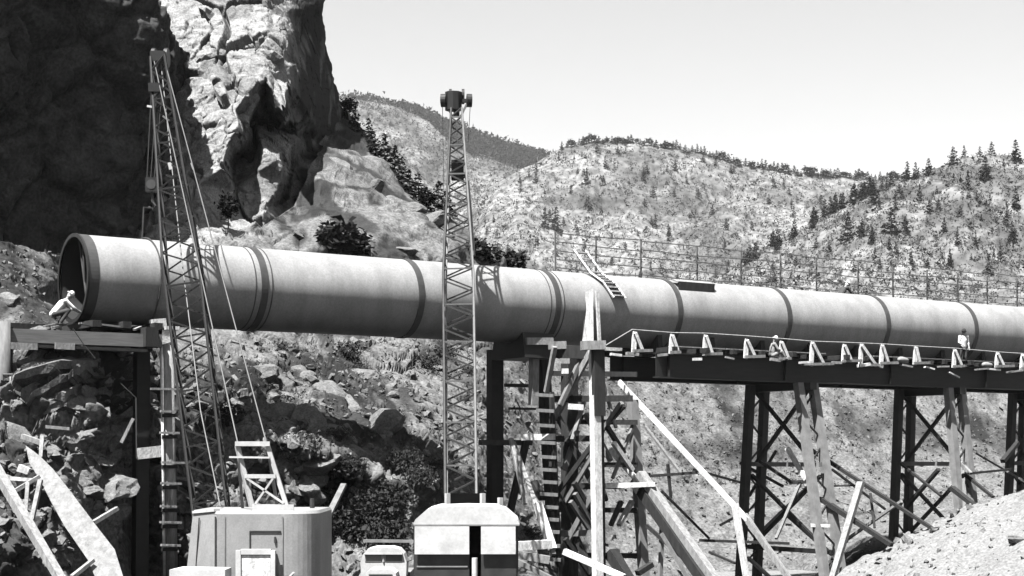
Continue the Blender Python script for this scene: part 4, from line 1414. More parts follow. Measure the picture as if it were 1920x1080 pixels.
def boulder_mesh(seed, sub=3):
    bm = bmesh.new()
    bmesh.ops.create_icosphere(bm, subdivisions=sub, radius=1.0)
    g = np.random.RandomState(seed)
    planes = []
    for i in range(11):
        d = g.normal(size=3)
        d /= np.linalg.norm(d)
        planes.append((Vector(d), g.uniform(.45, .85)))
    sx = Vector((g.uniform(.8, 1.3), g.uniform(.7, 1.1), g.uniform(.55, .9)))
    for v in bm.verts:
        for d, h in planes:                     # cut flat faces
            q = v.co.dot(d)
            if q > h:
                v.co -= d * (q - h) * .98
        v.co += v.co.normalized() * .03 * g.normal()
        v.co = Vector((v.co.x * sx.x, v.co.y * sx.y, v.co.z * sx.z))
    me = bpy.data.meshes.new('boulder')
    bm.to_mesh(me)
    bm.free()
    me.materials.append(M['boulder'])
    return me


BM = [boulder_mesh(i, 3 if i < 5 else 2) for i in range(9)]
random.seed(51)


def boulder(p, r, label, group, k=None):
    o = bpy.data.objects.new('boulder', BM[k if k is not None else random.randrange(9)])
    col.objects.link(o)
    o.location = p
    o.scale = (r * random.uniform(.8, 1.3), r * random.uniform(.8, 1.2), r * random.uniform(.7, 1.1))
    o.rotation_euler = (random.uniform(-.5, .5), random.uniform(-.5, .5), random.uniform(0, 6.28))
    return tag(o, label, 'boulder', group)


def where(x, y):
    if x < 250:
        return 'left of the black column' if y > 700 else 'just below the grey girder'
    if x < 330:
        return 'beside the banded post'
    if x < 450:
        return 'behind the grey crane'
    if x < 620:
        return 'between the two booms, below the pipe'
    if x < 830:
        return 'in the hollow between the cranes'
    return 'below the right boom'


for i in range(120):
    x = random.uniform(10, 900)
    y = random.uniform(655, 1020) if x < 640 else random.uniform(690, 1000)
    p = slope_at(x, y)
    r = random.choice((.22, .28, .35, .45, .6)) * random.uniform(.8, 1.3)
    if x > 600:
        r *= .6
    size = 'large angular' if r > .5 else 'small angular' if r < .3 else 'grey angular'
    boulder(p, r, f'{size} boulder on the rocky slope {where(x, y)}', 'boulders on the slope ' + where(x, y))
# individual big rocks
for x, y, r, lab in ((105, 765, 1.2, 'huge dark rock face left of the black column, below the ledges'), (190, 915, .85, 'pale rounded rock with a dark hollow left of the black column'),
                     (180, 868, .55, 'tilted pale rock slab above the rounded one'), (215, 965, .5, 'square pale rock against the foot of the black column'),
                     (-5, 985, 1.0, 'broad pale rock at the lower left edge'), (20, 560, .55, 'dark rock left of the pipe mouth'), (600, 880, .9, 'large pale rock behind the grey crane, at the bushes')):
    boulder(slope_at(x, y), r, lab, None, random.randrange(5))
for x, y, r, lab in ((805, 425, 1.1, 'tall pale square rock beside the right boom above the pipe'), (770, 400, .8, 'pale rock left of the tall square one above the pipe'),
                     (832, 452, .7, 'small pale rock right of the tall square one'), (745, 372, .8, 'rock under the crest evergreens above the pipe'), (705, 345, 1.0, 'broad pale rock high on the slab above the pipe'),
                     (640, 310, 1.0, 'pale rock at the foot of the black cliff side'), (560, 455, .7, 'rock at the left of the big black bush'), (760, 470, .7, 'pale rock just above the pipe, left of the right boom')):
    boulder(slope_at(x, y), r, lab, None, random.randrange(5))
# angular blocks standing proud of the cliff, and outcrops on the slope
random.seed(81)
BR = [m_.copy() for m_ in BM[:5]]
for m_ in BR:
    m_.materials[0] = M['rock']
for x, y, r in ((318, 60, 1.0), (345, 35, .8), (395, 30, 1.2), (455, 45, 1.4), (505, 30, .9), (330, 105, .8), (385, 95, 1.1), (440, 110, 1.2), (495, 95, .9), (355, 150, .8),
                (395, 185, 1.2), (440, 165, 1.1), (365, 230, 1.1), (388, 290, .9), (500, 300, .7), (470, 400, .9), (545, 415, 1.0)):
    p = cliff_at(x, y) + Vector((.1, .78 * r, -.40 * r))
    o = boulder(p, r * 1.15, 'angular block ' + ('on the sunlit cliff face, ' if x < 535 and y < 300 else 'on the shaded side of the cliff, ' if x > 550 else 'at the foot of the cliff, ') + ('near the top edge' if y < 70 else 'high up' if y < 140 else 'midway' if y < 260 else 'low down'), 'angular blocks of the cliff', random.randrange(5))
    o.data = BR[random.randrange(5)]
    o.scale = (o.scale.x * 1.2, o.scale.y, o.scale.z * 1.2)
for x, y, r in ((470, 690, .9), (520, 720, 1.2), (560, 690, .8), (600, 730, 1.3), (650, 760, 1.1), (500, 770, 1.2), (560, 790, 1.2), (620, 800, 1.0), (700, 800, 1.0), (450, 740, .8), (660, 700, .8), (740, 840, .8), (720, 700, .7), (780, 690, .6),
                (90, 700, .9), (150, 730, 1.0), (60, 760, .8), (200, 800, .9), (130, 830, .8), (40, 820, .8)):
    p = slope_at(x, y) + Vector((0, .5 * r, -.3 * r))
    boulder(p, r * 1.2, 'broad jagged outcrop on the slope ' + where(x, y) + (', high up' if y < 720 else ', midway' if y < 780 else ', low down'), 'jagged outcrops on the slope', random.randrange(5))
# bedded ledges at left, each slab a rock of its own
led = [((18, 682), (90, 655), .24), ((22, 703), (130, 664), .3), ((20, 728), (150, 676), .3), ((40, 745), (190, 690), .28), ((64, 760), (180, 702), .22),
       ((135, 712), (185, 697), .26), ((165, 750), (225, 735), .24), ((105, 778), (145, 752), .3), ((52, 772), (82, 757), .25), ((195, 830), (240, 790), .3), ((160, 845), (200, 828), .25)]
for i, ((x0, y0), (x1, y1), h) in enumerate(led):
    a, c = slope_at(x0, y0) + Vector((0, -.5, .05)), slope_at(x1, y1) + Vector((0, -.3, .05))
    d = c - a
    b = MB()
    nseg = 7
    vs, fs = [], []
    g = np.random.RandomState(100 + i)
    for j in range(nseg + 1):
        f = j / nseg
        p = a + d * f
        w_ = (.8 + .5 * math.sin(math.pi * f)) * (0.9 + .2 * g.rand())
        hh = h * (.5 + .6 * math.sin(math.pi * (f * .9 + .05))) * (.8 + .4 * g.rand())
        dz = .06 * g.normal()
        vs += [p + Vector((0, -w_ * .5, dz)), p + Vector((0, -w_ * .45 - .1 * g.rand(), hh + dz)), p + Vector((0, w_, hh * 1.5 + dz + .2)), p + Vector((0, w_, -.3))]
    for j in range(nseg):
        for q in range(4):
            fs.append((j * 4 + q, j * 4 + (q + 1) % 4, j * 4 + 4 + (q + 1) % 4, j * 4 + 4 + q))
    fs += [(3, 2, 1, 0), tuple(nseg * 4 + q for q in range(4))]
    b.add(vs, fs)
    single('rock_ledge', b, M['boulder'], ('topmost', 'second', 'third', 'fourth', 'short fifth', 'short', 'stubby', 'low', 'leftmost short', 'rightmost steep', 'lowest')[i] + ' tilted ledge of layered rock below the grey girder', 'rock', 'layered ledges below the left girder')


def rubble(name, n_, f, rmin, rmax, m):
    g = np.random.RandomState(77)
    T = np.array([(1, 1, 1), (1, -1, -1), (-1, 1, -1), (-1, -1, 1), (0, 0, 1.5)], float)
    V, Fc = [], []
    for i in range(n_):
        p = f(g)
        if p is None:
            continue
        r = rmin + (rmax - rmin) * g.rand() ** 3
        ax = g.normal(size=(3, 3))
        u = ax[0] / np.linalg.norm(ax[0])
        w_ = np.cross(u, ax[1])
        w_ /= np.linalg.norm(w_)
        t2 = np.cross(u, w_)
        sx_, sy_, sz_ = g.uniform(.8, 1.3), g.uniform(.5, 1.0), g.uniform(.35, .8)
        k = len(V)
        ring = [(math.cos(a), math.sin(a)) for a in np.sort(g.uniform(0, 2 * math.pi, 6) * .5 + np.arange(6) * math.pi / 3 * .5 + np.arange(6) * .5)]
        for h_, f_ in ((-.55, .72), (.35, .95)):
            for c_, s2 in ring:
                q_ = u * c_ * sx_ * f_ + t2 * s2 * sy_ * f_ + w_ * (h_ * sz_ + .12 * g.normal())
                V.append(tuple(np.array(p) + r * q_))
        V.append(tuple(np.array(p) + r * w_ * sz_ * .8))
        Fc += [(k + a, k + (a + 1) % 6, k + 6 + (a + 1) % 6, k + 6 + a) for a in range(6)]
        Fc += [(k + 6 + a, k + 6 + (a + 1) % 6, k + 12) for a in range(6)] + [tuple(k + 5 - a for a in range(6))]
    return tag(mesh_obj(name, V, Fc, m), kind='stuff')


def on_slope(g):
    return slope_at(g.uniform(-20, 1000), g.uniform(640, 1060))


def on_bank(g):
    x = g.uniform(1000, 1900)
    return slope_at(x, g.uniform(690, 1075))


def on_left(g):
    x = g.uniform(-20, 200)
    return slope_at(x, g.uniform(470, 640))


hp_v = np.empty(len(hp.data.vertices) * 3, np.float32)
hp.data.vertices.foreach_get('co', hp_v)
hp_v = hp_v.reshape(-1, 3)


def on_heap(g):
    p = hp_v[g.randint(len(hp_v))]
    return p + np.array([g.uniform(-.06, .06), g.uniform(-.06, .06), 0]) if p[2] > -.4 else None


rubble('slope_rubble', 3800, on_slope, .04, .32, M['boulder'])
rubble('bank_rubble', 2600, on_bank, .04, .26, M['boulder'])
rubble('left_rubble', 500, on_left, .03, .2, M['boulder'])
rubble('heap_stones', 500, on_heap, .06, .42, M['boulder'])
rubble('heap_gravel', 5000, on_heap, .03, .20, M['heap'])
pts, hs = [], []
for i in range(1500):
    x = random.uniform(1000, 1910)
    pts.append(slope_at(x, random.uniform(690, 940)))
    hs.append(random.uniform(.06, .28))
for i in range(900):
    x = random.uniform(480, 900)
    pts.append(slope_at(x, random.uniform(640, 860)))
    hs.append(random.uniform(.06, .22))
cloud_mesh('bank_weeds', pts, hs, M['weed'], 9)

# ------------------------------------------------------------------ lattice booms
def lattice_boom(crane, foot, tip, w_foot, w_mid, w_tip, m_l, m_r, side=None, n=22, chord=.085, lac=.05, f_mid=.5, f0=.06):
    """four chords narrowing to the ends, with zigzag lacing on every face; a part of its crane"""
    foot, tip = Vector(foot), Vector(tip)
    ax = (tip - foot).normalized()
    sd_ = Vector(side or (1, 0, 0))
    sd_ = (sd_ - ax * sd_.dot(ax)).normalized()
    dp = ax.cross(sd_).normalized()
    root = MB()
    for q in (-1, 1):
        root.box(foot + sd_ * q * w_foot * .5, (.12, .3, .3))
    boom = root.build('boom', m_l, crane)

    def wid(f):
        return float(np.interp(f, [0, f0, f_mid, 1], [w_foot * .6, w_foot, w_mid, w_tip]))

    def corner(f, i, j):
        return foot.lerp(tip, f) + sd_ * (i * wid(f) / 2) + dp * (j * wid(f) * .45)
    fs = [0, f0, f_mid, 1]
    for i in (-1, 1):
        for j in (-1, 1):
            for k in range(3):
                MB().tube([corner(fs[k], i, j), corner(fs[k + 1], i, j)], chord / 2, 6).build('chord', m_l if i < 0 else m_r, boom)
    for k in range(n):
        a, b = (k + .0) / n, (k + 1.0) / n
        q = 1 if k % 2 else -1
        for j in (-1, 1):
            MB().bar(corner(a, -q, j), corner(b, q, j), lac, lac).build('lacing_bar', m_l, boom)
        for i in (-1, 1):
            MB().bar(corner(a, i, -q), corner(b, i, q), lac, lac).build('lacing_bar', m_l, boom)
        if k % 3 == 0 and k:
            MB().bar(corner(a, -1, -1), corner(a, 1, -1), lac, lac).build('lacing_bar', m_r, boom)
    return boom, corner


def sheave(parent, c, axis, r, m, name='sheave', th=.12):
    axis = Vector(axis).normalized()
    return MB().tube([Vector(c) - axis * th / 2, Vector(c) - axis * th * .3, Vector(c) - axis * th * .28, Vector(c) + axis * th * .28, Vector(c) + axis * th * .3, Vector(c) + axis * th / 2], r, 16).build(name, m, parent)


# ------------------------------------------------------------------ grey crawler crane, left
gc = thing('crawler_crane', 'grey crawler crane with white roof gantry and dark lattice boom leaning left', 'crane', (-7.0, 46.8, 0))


def arc_outline(inset=0.0):
    o = [(-9.12 + inset * 1.2, 45.9), (-8.16 + inset * .5, 45.05), (-6.15, 45.05)]
    for a in np.linspace(R(-80), R(0), 9):
        o.append((-6.13 + .82 * math.cos(a), 45.88 + .82 * math.sin(a)))
    o += [(-5.31, 48.7), (-9.12 + inset * 1.2, 48.7)]
    return o


MB().prism(arc_outline(), 1.05, 3.42, arc_outline(.22)).build('house', M['house'], gc)
rt = MB()
ro = [(x, y) for x, y in arc_outline(.2)]
ri = [(x * .97 - 7.05 * .03, y * .97 + 47 * .03) for x, y in ro]
rt.prism(ro, 3.42, 3.50, ri)
rt.build('roof', M['house'], gc)
MB().bar((-8.80, 45.92, 3.44), (-8.06, 45.16, 3.52), .20, .07).build('roof_edge', M['whitepaint'], gc)
# seams, hatch and framed door on the rear
MB().box((-8.08, 45.033, 2.25), (.035, .03, 2.2)).build('panel_seam', M['darkpaint'], gc)
MB().bar((-8.76, 45.57, 1.2), (-8.62, 45.56, 3.3), .025, .03).build('panel_seam', M['darkpaint'], gc)
MB().box((-6.72, 45.03, 2.95), (.85, .03, .03)).build('panel_seam', M['darkpaint'], gc)
MB().box((-7.14, 45.03, 2.6), (.025, .03, .7)).build('panel_seam', M['darkpaint'], gc)
for x in (-7.82, -6.25):
    MB().box((x, 45.035, 2.3), (.03, .02, 2.1)).build('panel_seam', M['leg_pale'], gc)
MB().box((-6.45, 45.02, 2.72), (.05, .05, .16)).build('door_handle', M['darkpaint'], gc)
MB().tube([(-5.75, 47.6, 3.45), (-5.75, 47.6, 3.78)], .07, 8).build('exhaust_pipe', M['rust'], gc)
dr = MB().box((-6.95, 44.86, 1.82), (.80, .06, .98)).build('framed_panel', M['white'], gc)
for c, s_ in (((-7.42, 44.9, 1.82), (.14, .22, 1.24)), ((-6.48, 44.9, 1.82), (.12, .22, 1.24)), ((-6.95, 44.9, 2.40), (.82, .22, .14)), ((-6.95, 44.9, 1.26), (.82, .22, .12))):
    MB().box(c, s_).build('frame_bar', M['whitepaint'], dr)
MB().bar((-6.28, 44.8, 2.05), (-6.22, 44.8, 1.5), .10, .1).build('hinge_post', M['darkpaint'], gc)
MB().bar((-6.2, 44.8, 1.55), (-5.9, 44.7, 1.85), .07, .05).build('handle', M['whitepaint'], gc)
MB().prism([(-9.1, 43.9), (-7.62, 43.9), (-7.62, 44.9), (-9.0, 45.2)], 1.1, 1.98).build('counterweight', M['whitepaint'], gc)
MB().prism([(-7.55, 44.2), (-6.3, 44.2), (-6.3, 44.85), (-7.55, 44.85)], 1.0, 1.55).build('rear_step', M['whitepaint'], gc)
MB().prism([(-6.2, 44.3), (-5.6, 44.3), (-5.6, 44.85), (-6.2, 44.85)], 1.0, 1.75).build('toolbox', M['darkpaint'], gc)
MB().prism([(-8.6, 45.5), (-5.5, 45.5), (-5.5, 49.3), (-8.6, 49.3)], .85, 1.05).build('deck', M['darkpaint'], gc)
MB().tube([(-7.0, 47, .5), (-7.0, 47, .86)], .7, 20).build('slewing_ring', M['steel'], gc)
for x in (-8.5, -5.6):
    tk = MB()
    prof = [(45.0, .38), (45.3, .78), (48.8, .78), (49.1, .38), (48.8, .02), (45.3, .02)]
    vs = [(x - .28, y, z) for y, z in prof] + [(x + .28, y, z) for y, z in prof]
    tk.add(vs, [tuple(range(6)), tuple(range(6, 12))[::-1]] + [(i, 6 + i, 6 + (i + 1) % 6, (i + 1) % 6) for i in range(6)])
    t_ = tk.build('crawler_track', M['steel'], gc)
    for i in range(16):
        MB().box((x, 45.35 + i * .23, .80), (.62, .12, .05)).build('track_shoe', M['rust'], t_)
MB().box((-7.05, 47, .45), (2.5, 1.2, .35)).build('undercarriage', M['steel'], gc)
# gantry of white bars
GY = 45.7


def gp(px, py, Y=GY):
    return P(px, py, Y)


for a, c, w_ in (((445, 836), (472, 950), .12), ((502, 836), (538, 950), .14)):
    MB().bar(gp(*a), gp(*c), w_, .12).build('gantry_leg', M['whitepaint'], gc)
for a, c, w_, m in (((441, 832), (506, 832), .13, 'whitepaint'), ((430, 857), (506, 858), .05, 'whitepaint'), ((459, 893), (517, 893), .11, 'whitepaint'),
                    ((473, 951), (551, 952), .17, 'whitepaint'), ((463, 897), (532, 944), .055, 'whitepaint'), ((512, 897), (478, 946), .055, 'whitepaint')):
    MB().bar(gp(a[0], a[1], GY - .09), gp(c[0], c[1], GY - .09), .08, w_).build('gantry_bar', M[m], gc)
for a, c in (((445, 836), (455, 952)), ((502, 836), (520, 952))):
    MB().bar(gp(*a), P(c[0], c[1], GY + 1.9), .08, .08).build('gantry_strut', M['whitepaint'], gc)
MB().bar(gp(496, 820), gp(497, 834), .06, .06).build('gantry_pin', M['whitepaint'], gc)
FT, TP = Vector((-8.75, 49.2, 1.7)), P(297, 112, 58.0)
boom, corner = lattice_boom(gc, FT, TP, 1.0, 1.15, .48, M['chord'], M['chord'], n=30, f_mid=.55, lac=.055, chord=.09)
for f_, i_ in ((.36, 1), (.355, -1)):
    pass
hd = MB().box(TP + Vector((0, .05, .1)), (.5, .5, .35)).build('boom_head', M['chord'], gc)
for q in (-.22, .22):
    sheave(hd, TP + Vector((q, .35, .15)), (1, 0, 0), .34, M['chord'])
MB().bar(P(296, 165, 57.0) - Vector((.3, 0, 0)), P(296, 165, 57.0) + Vector((.1, 0, 0)), .3, .3).build('splice_plate', M['chord'], gc)
MB().bar(P(276, 199, 57), P(288, 201, 57), .07, .07).build('boom_lamp', M['whitepaint'], gc)
MB().bar(P(317, 305, 54.6), P(320, 318, 54.6), .09, .05).build('boom_plate', M['whitepaint'], gc)
MB().bar(P(359, 306, 54.6), P(363, 318, 54.6), .09, .05).build('boom_plate', M['whitepaint'], gc)
MB().bar(P(306, 218, 56.0), P(318, 227, 56.0), .16, .06).build('boom_plate', M['pale_steel'], gc)
# ropes: pendants from gantry to boom tip, hoist falls, drum line
for q, px in ((-.18, 446), (.18, 500)):
    MB().tube([gp(px, 832), TP + Vector((q, 0, .1))], .022, 5).build('pendant_rope', M['cable'], gc)
MB().tube([P(413, 950, 47.5), P(376, 770, 50.5), P(340, 480, 54.0), TP + Vector((0, .3, .2))], .02, 5).build('hoist_rope', M['pale_steel'], gc)
HK = P(285, 352, 58.55)
for q in (-.30, -.08, .12):
    MB().tube([TP + Vector((q, .5, 0)), HK + Vector((q * .6, 0, .25))], .018, 5).build('hoist_rope', M['cable'], gc)
hk = MB().box(HK + Vector((0, 0, .1)), (.42, .28, .5)).build('hook_block', M['chord'], gc)
sheave(hk, HK + Vector((0, 0, .1)), (0, 1, 0), .17, M['rust'], th=.32)
MB().tube([HK + Vector((0, 0, -.12)), HK + Vector((.02, 0, -.5)), HK + Vector((.12, 0, -.64)), HK + Vector((.02, 0, -.78)), HK + Vector((-.12, 0, -.68))], .05, 6).build('hook', M['rust'], hk)
single('cable', MB().tube([HK + Vector((.0, 0, -.72)), ring_pt(sl, RAD + .06, R(96)) + Vector((.05, 0, 1.1)), ring_pt(sl, RAD + .06, R(96))], .028, 5), M['cable'], 'short rope between the left hook and the sling round the pipe', 'cable')

# ------------------------------------------------------------------ dark and white crane, right
rc = thing('crane', 'crane with white and dark cab, pale arched roof and tall upright lattice boom', 'crane', (-1.3, 49, 0))
x0, x1, yf, yb_ = -2.76, 0.14, 47.0, 50.0
zt, ze, zp = 3.58, 3.06, 2.22
prof = [(x0 - .05, ze), (x0 + .02, ze + .14), (x0 + .34, zt - .10), (x0 + .62, zt - .02), (-1.3, zt + .01), (x1 - .55, zt - .02), (x1 - .30, zt - .12), (x1 + .03, ze + .12), (x1 + .08, ze)]
MB().extrude(prof, yf - .10, yb_).build('roof', M['whitepaint'], rc)
MB().box(((x0 + x1) / 2 + .02, yf - .07, ze - .02), (x1 - x0 + .1, .06, .04)).build('roof_gutter', M['leg_pale'], rc)
dx0, dx1 = P(880, 1000, yf).x, P(902, 1000, yf).x
MB().box(((x0 + dx0) / 2, yf - .13, (ze + zp) / 2 - .03), (dx0 - x0, .06, ze - zp - .05)).build('rear_panel', M['whitepaint'], rc)
MB().box(((x1 + dx1) / 2 - .02, yf - .13, (ze + zp) / 2 - .03), (x1 - dx1 - .04, .06, ze - zp - .06)).build('rear_panel', M['whitepaint'], rc)
MB().box(((x0 + dx0) / 2, yf + .03, 1.62), (dx0 - x0, .06, 1.18)).build('lower_panel', M['darkpaint'], rc)
MB().box(((x1 + dx1) / 2 - .01, yf + .03, 1.62), (x1 - dx1 - .02, .06, 1.18)).build('lower_panel', M['darkpaint'], rc)
MB().box(((x0 + dx0) / 2, yf - .015, 1.86), (dx0 - x0 - .1, .03, .04)).build('trim_strip', M['leg_pale'], rc)
for x in (x0 - .01, x1 + .01):
    MB().box((x, (yf + yb_) / 2, 2.05), (.06, yb_ - yf - .1, 2.05)).build('side_wall', M['darkpaint'], rc)
MB().box(((x0 + x1) / 2, yb_ - .04, 2.05), (x1 - x0 - .1, .06, 2.05)).build('front_wall', M['darkpaint'], rc)
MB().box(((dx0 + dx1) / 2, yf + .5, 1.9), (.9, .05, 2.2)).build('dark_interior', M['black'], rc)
MB().box(((x0 + x1) / 2, (yf + yb_) / 2, .98), (x1 - x0, yb_ - yf, .1)).build('deck', M['darkpaint'], rc)
MB().box(((x0 + x1) / 2 + .05, yf - .25, .95), (x1 - x0 + .25, .5, .22)).build('rear_bumper', M['darkpaint'], rc)
MB().box((dx1 + .02, yf - .02, 2.5), (.05, .06, .07)).build('door_latch', M['whitepaint'], rc)
for x in (x0 + .5, x1 - .5):
    for y in (47.7, 49.3):
        w_ = MB().tube([(x - .18, y, .5), (x + .18, y, .5)], .5, 20).build('wheel', M['rubber'], rc)
        MB().tube([(x - .2, y, .5), (x + .2, y, .5)], .25, 14).build('rim', M['pale_steel'], w_)
MB().box((-1.3, 48.5, .65), (1.2, 3.2, .4)).build('chassis', M['steel'], rc)
cn = MB().tube([P(890, 1078, 46.8), P(890, 1056, 46.8), P(890, 1052, 46.8)], .075, 10).build
o = single('water_can', MB().tube([P(890, 1088, 46.7), P(890, 1056, 46.7), P(890, 1051, 46.7), P(890, 1046, 46.7)], .08, 12), M['whitepaint'], 'white can standing in the dark doorway of the right crane', 'can')
# screen between two white posts above the roof
MB().box((P(871, 938, 49.5).x, 49.5, P(871, 938, 49.5).z), (.92, .08, .42)).build('dark_screen', M['black'], rc)
for px in (839, 905, 938):
    MB().bar(P(px, 955, 49.45), P(px, 925 + (8 if px == 938 else 0), 49.45), .13, .12).build('screen_post', M['whitepaint'], rc)
FT2, TP2 = P(865, 975, 50.2), P(856, 210, 64.6)
boom2, corner2 = lattice_boom(rc, FT2, TP2, .95, 1.05, .42, M['steel2'], M['pale_steel'], n=34, f_mid=.52, f0=.03, lac=.055, chord=.085)  # right chords paler: their sunlit look is put into the colour
top2 = P(856, 190, 64.8)
hd = MB().tube([top2 - Vector((.12, 0, .35)), top2 - Vector((.12, 0, .1)), top2 + Vector((-.12, 0, .35))], .34, 10).build('boom_head', M['steel'], rc)
for q in (-.50, .50):
    sheave(hd, top2 + Vector((q, -.05, .02)), (1, .25 * q, 0), .26, M['steel'], th=.2)
    sheave(hd, top2 + Vector((q * .5, .3, .25)), (1, 0, 0), .3, M['steel'], th=.1)
MB().bar(top2 + Vector((-.6, 0, .02)), top2 + Vector((.6, 0, .02)), .14, .14).build('head_axle', M['steel'], rc)
for q in (-1, 1):
    MB().bar(top2 + Vector((.40 * q, -.05, -.12)), top2 + Vector((.14 * q, 0, -.65)), .07, .07).build('head_brace', M['pale_steel'], rc)
MB().tube([top2 + Vector((0, 0, -.35)), top2 + Vector((0, 0, -.62))], .12, 8).build('head_pin', M['steel'], rc)
for q, py in ((-.55, 480), (.55, 265)):
    MB().tube([top2 + Vector((q, -.1, 0)), P(856 + q * 40, py, 64.6)], .012, 4).build('hoist_rope', M['cable'], rc)
MB().box(P(858, 322, 62.2), (.46, .35, .62)).build('dark_box', M['black'], rc)
MB().bar(P(846, 302, 62.2), P(872, 302, 62.2), .08, .1).build('box_rail', M['steel'], rc)
MB().tube([P(836, 500, 58.2), P(838, 930, 50.4)], .035, 6).build('pendant_rope', M['leg_pale'], rc)
MB().tube([P(843, 290, 62.6), P(834, 620, 56.5)], .03, 6).build('pendant_rope', M['leg_pale'], rc)
MB().tube([P(878, 340, 61.4), P(889, 480, 58.8)], .05, 6).build('guy_pipe', M['leg_pale'], rc)

# ------------------------------------------------------------------ pale truck between the cranes
tk = thing('truck', 'small pale old truck partly hidden behind the right crane', 'truck', (-4.0, 54, 0))
tk.scale = (.93, .93, .90)
tx = -4.15


def rounded(prof, y0, y1, name, m, parent, sm=False):
    return MB().extrude(prof, y0, y1).build(name, m, parent, smooth=sm)


cab = [(tx - .78, 1.25), (tx - .80, 1.75), (tx - .70, 2.05), (tx - .55, 2.22), (tx - .3, 2.29), (tx + .3, 2.29), (tx + .55, 2.22), (tx + .70, 2.05), (tx + .80, 1.75), (tx + .78, 1.25)]
rounded(cab, 53.2, 54.4, 'cab', M['whitepaint'], tk)
for q in (-1, 1):
    MB().box((tx + q * .36, 53.19, 1.90), (.56, .02, .24)).build('windscreen', M['rail'] if q > 0 else M['house'], tk)
hood = [(tx - .55, 1.0), (tx - .52, 1.45), (tx - .35, 1.58), (tx + .35, 1.58), (tx + .52, 1.45), (tx + .55, 1.0)]
rounded(hood, 51.9, 53.19, 'hood', M['whitepaint'], tk)
for i in range(5):
    MB().box((tx, 51.88, 1.08 + i * .085), (.8, .03, .03)).build('grille_bar', M['leg_pale'], tk)
for q in (-1, 1):
    f_ = MB()
    prof = [(52.0 + .48 * math.cos(a), .62 + .58 * math.sin(a)) for a in np.linspace(R(180), 0, 9)]
    n_ = len(prof)
    vs = [(tx + q * .56, y, z) for y, z in prof] + [(tx + q * .95, y, z) for y, z in prof]
    f_.add(vs, [tuple(range(n_)), tuple(range(n_, 2 * n_))[::-1]] + [(i, i + 1, n_ + i + 1, n_ + i) for i in range(n_ - 1)])
    f_.build('fender', M['whitepaint'], tk)
    MB().tube([(tx + q * .72, 51.7, 1.12), (tx + q * .72, 51.55, 1.12)], .12, 12).build('headlight', M['glass'], tk)
    for y in (52.05, 56.0):
        w_ = MB().tube([(tx + q * .74, y, .42), (tx + q * .95, y, .42)], .42, 18).build('wheel', M['rubber'], tk)
        MB().tube([(tx + q * .73, y, .42), (tx + q * .97, y, .42)], .2, 12).build('rim', M['whitepaint'], w_)
MB().box((tx, 55.7, 1.05), (1.7, 2.5, .5)).build('bed', M['leg_pale'], tk)
MB().bar((tx, 53.17, 1.76), (tx, 53.17, 2.04), .05, .04).build('windscreen_post', M['whitepaint'], tk)
MB().bar((tx - .66, 53.15, 2.06), (tx + .66, 53.15, 2.06), .12, .05).build('sun_visor', M['whitepaint'], tk)
for q in (-1, 1):
    MB().bar((tx + q * .80, 53.4, 1.75), (tx + q * 1.02, 53.3, 1.85), .03, .03).build('mirror_arm', M['steel'], tk)
    MB().box((tx + q * 1.04, 53.28, 1.92), (.12, .03, .18)).build('mirror', M['leg_pale'], tk)
MB().box((tx, 51.5, .7), (1.7, .1, .16)).build('bumper', M['pale_steel'], tk)
MB().box((tx, 53.9, .75), (.8, 4.2, .2)).build('chassis', M['steel'], tk)
pole(682, 1014, 56, 778, 1015, 55.5, .12, 'leg_pale', 'grey pipe lying level behind the cab of the truck', 'pipe', 'pipe', .1)


# ------------------------------------------------------------------ people
def capsule(mb, a, b, ra, rb, n=10):
    a, b = Vector(a), Vector(b)
    d = (b - a)
    L = d.length
    d = d.normalized() if L > 1e-6 else Vector((0, 0, 1))
    up = Vector((0, 0, 1)) if abs(d.z) < .9 else Vector((1, 0, 0))
    s = d.cross(up).normalized()
    t = s.cross(d)
    rings = []
    for an in (-80, -50, -20, 0):
        rings.append((a + d * ra * math.sin(R(an)), ra * math.cos(R(an))))
    for an in (0, 20, 50, 80):
        rings.append((b + d * rb * math.sin(R(an)), rb * math.cos(R(an))))
    vs, fs = [], []
    for c, r in rings:
        for j in range(n):
            q = 2 * math.pi * j / n
            vs.append(c + s * math.cos(q) * r + t * math.sin(q) * r)
    k = len(rings)
    for i in range(k - 1):
        for j in range(n):
            fs.append((i * n + j, i * n + (j + 1) % n, (i + 1) * n + (j + 1) % n, (i + 1) * n + j))
    fs.append(tuple(range(n))[::-1])
    fs.append(tuple((k - 1) * n + j for j in range(n)))
    mb.add(vs, fs)


def fuse(o, vox):
    r = o.modifiers.new('fuse', 'REMESH')
    r.mode = 'VOXEL'
    r.voxel_size = vox
    r.use_smooth_shade = True
    s_ = o.modifiers.new('soften', 'SMOOTH')
    s_.factor = .5
    s_.iterations = 3


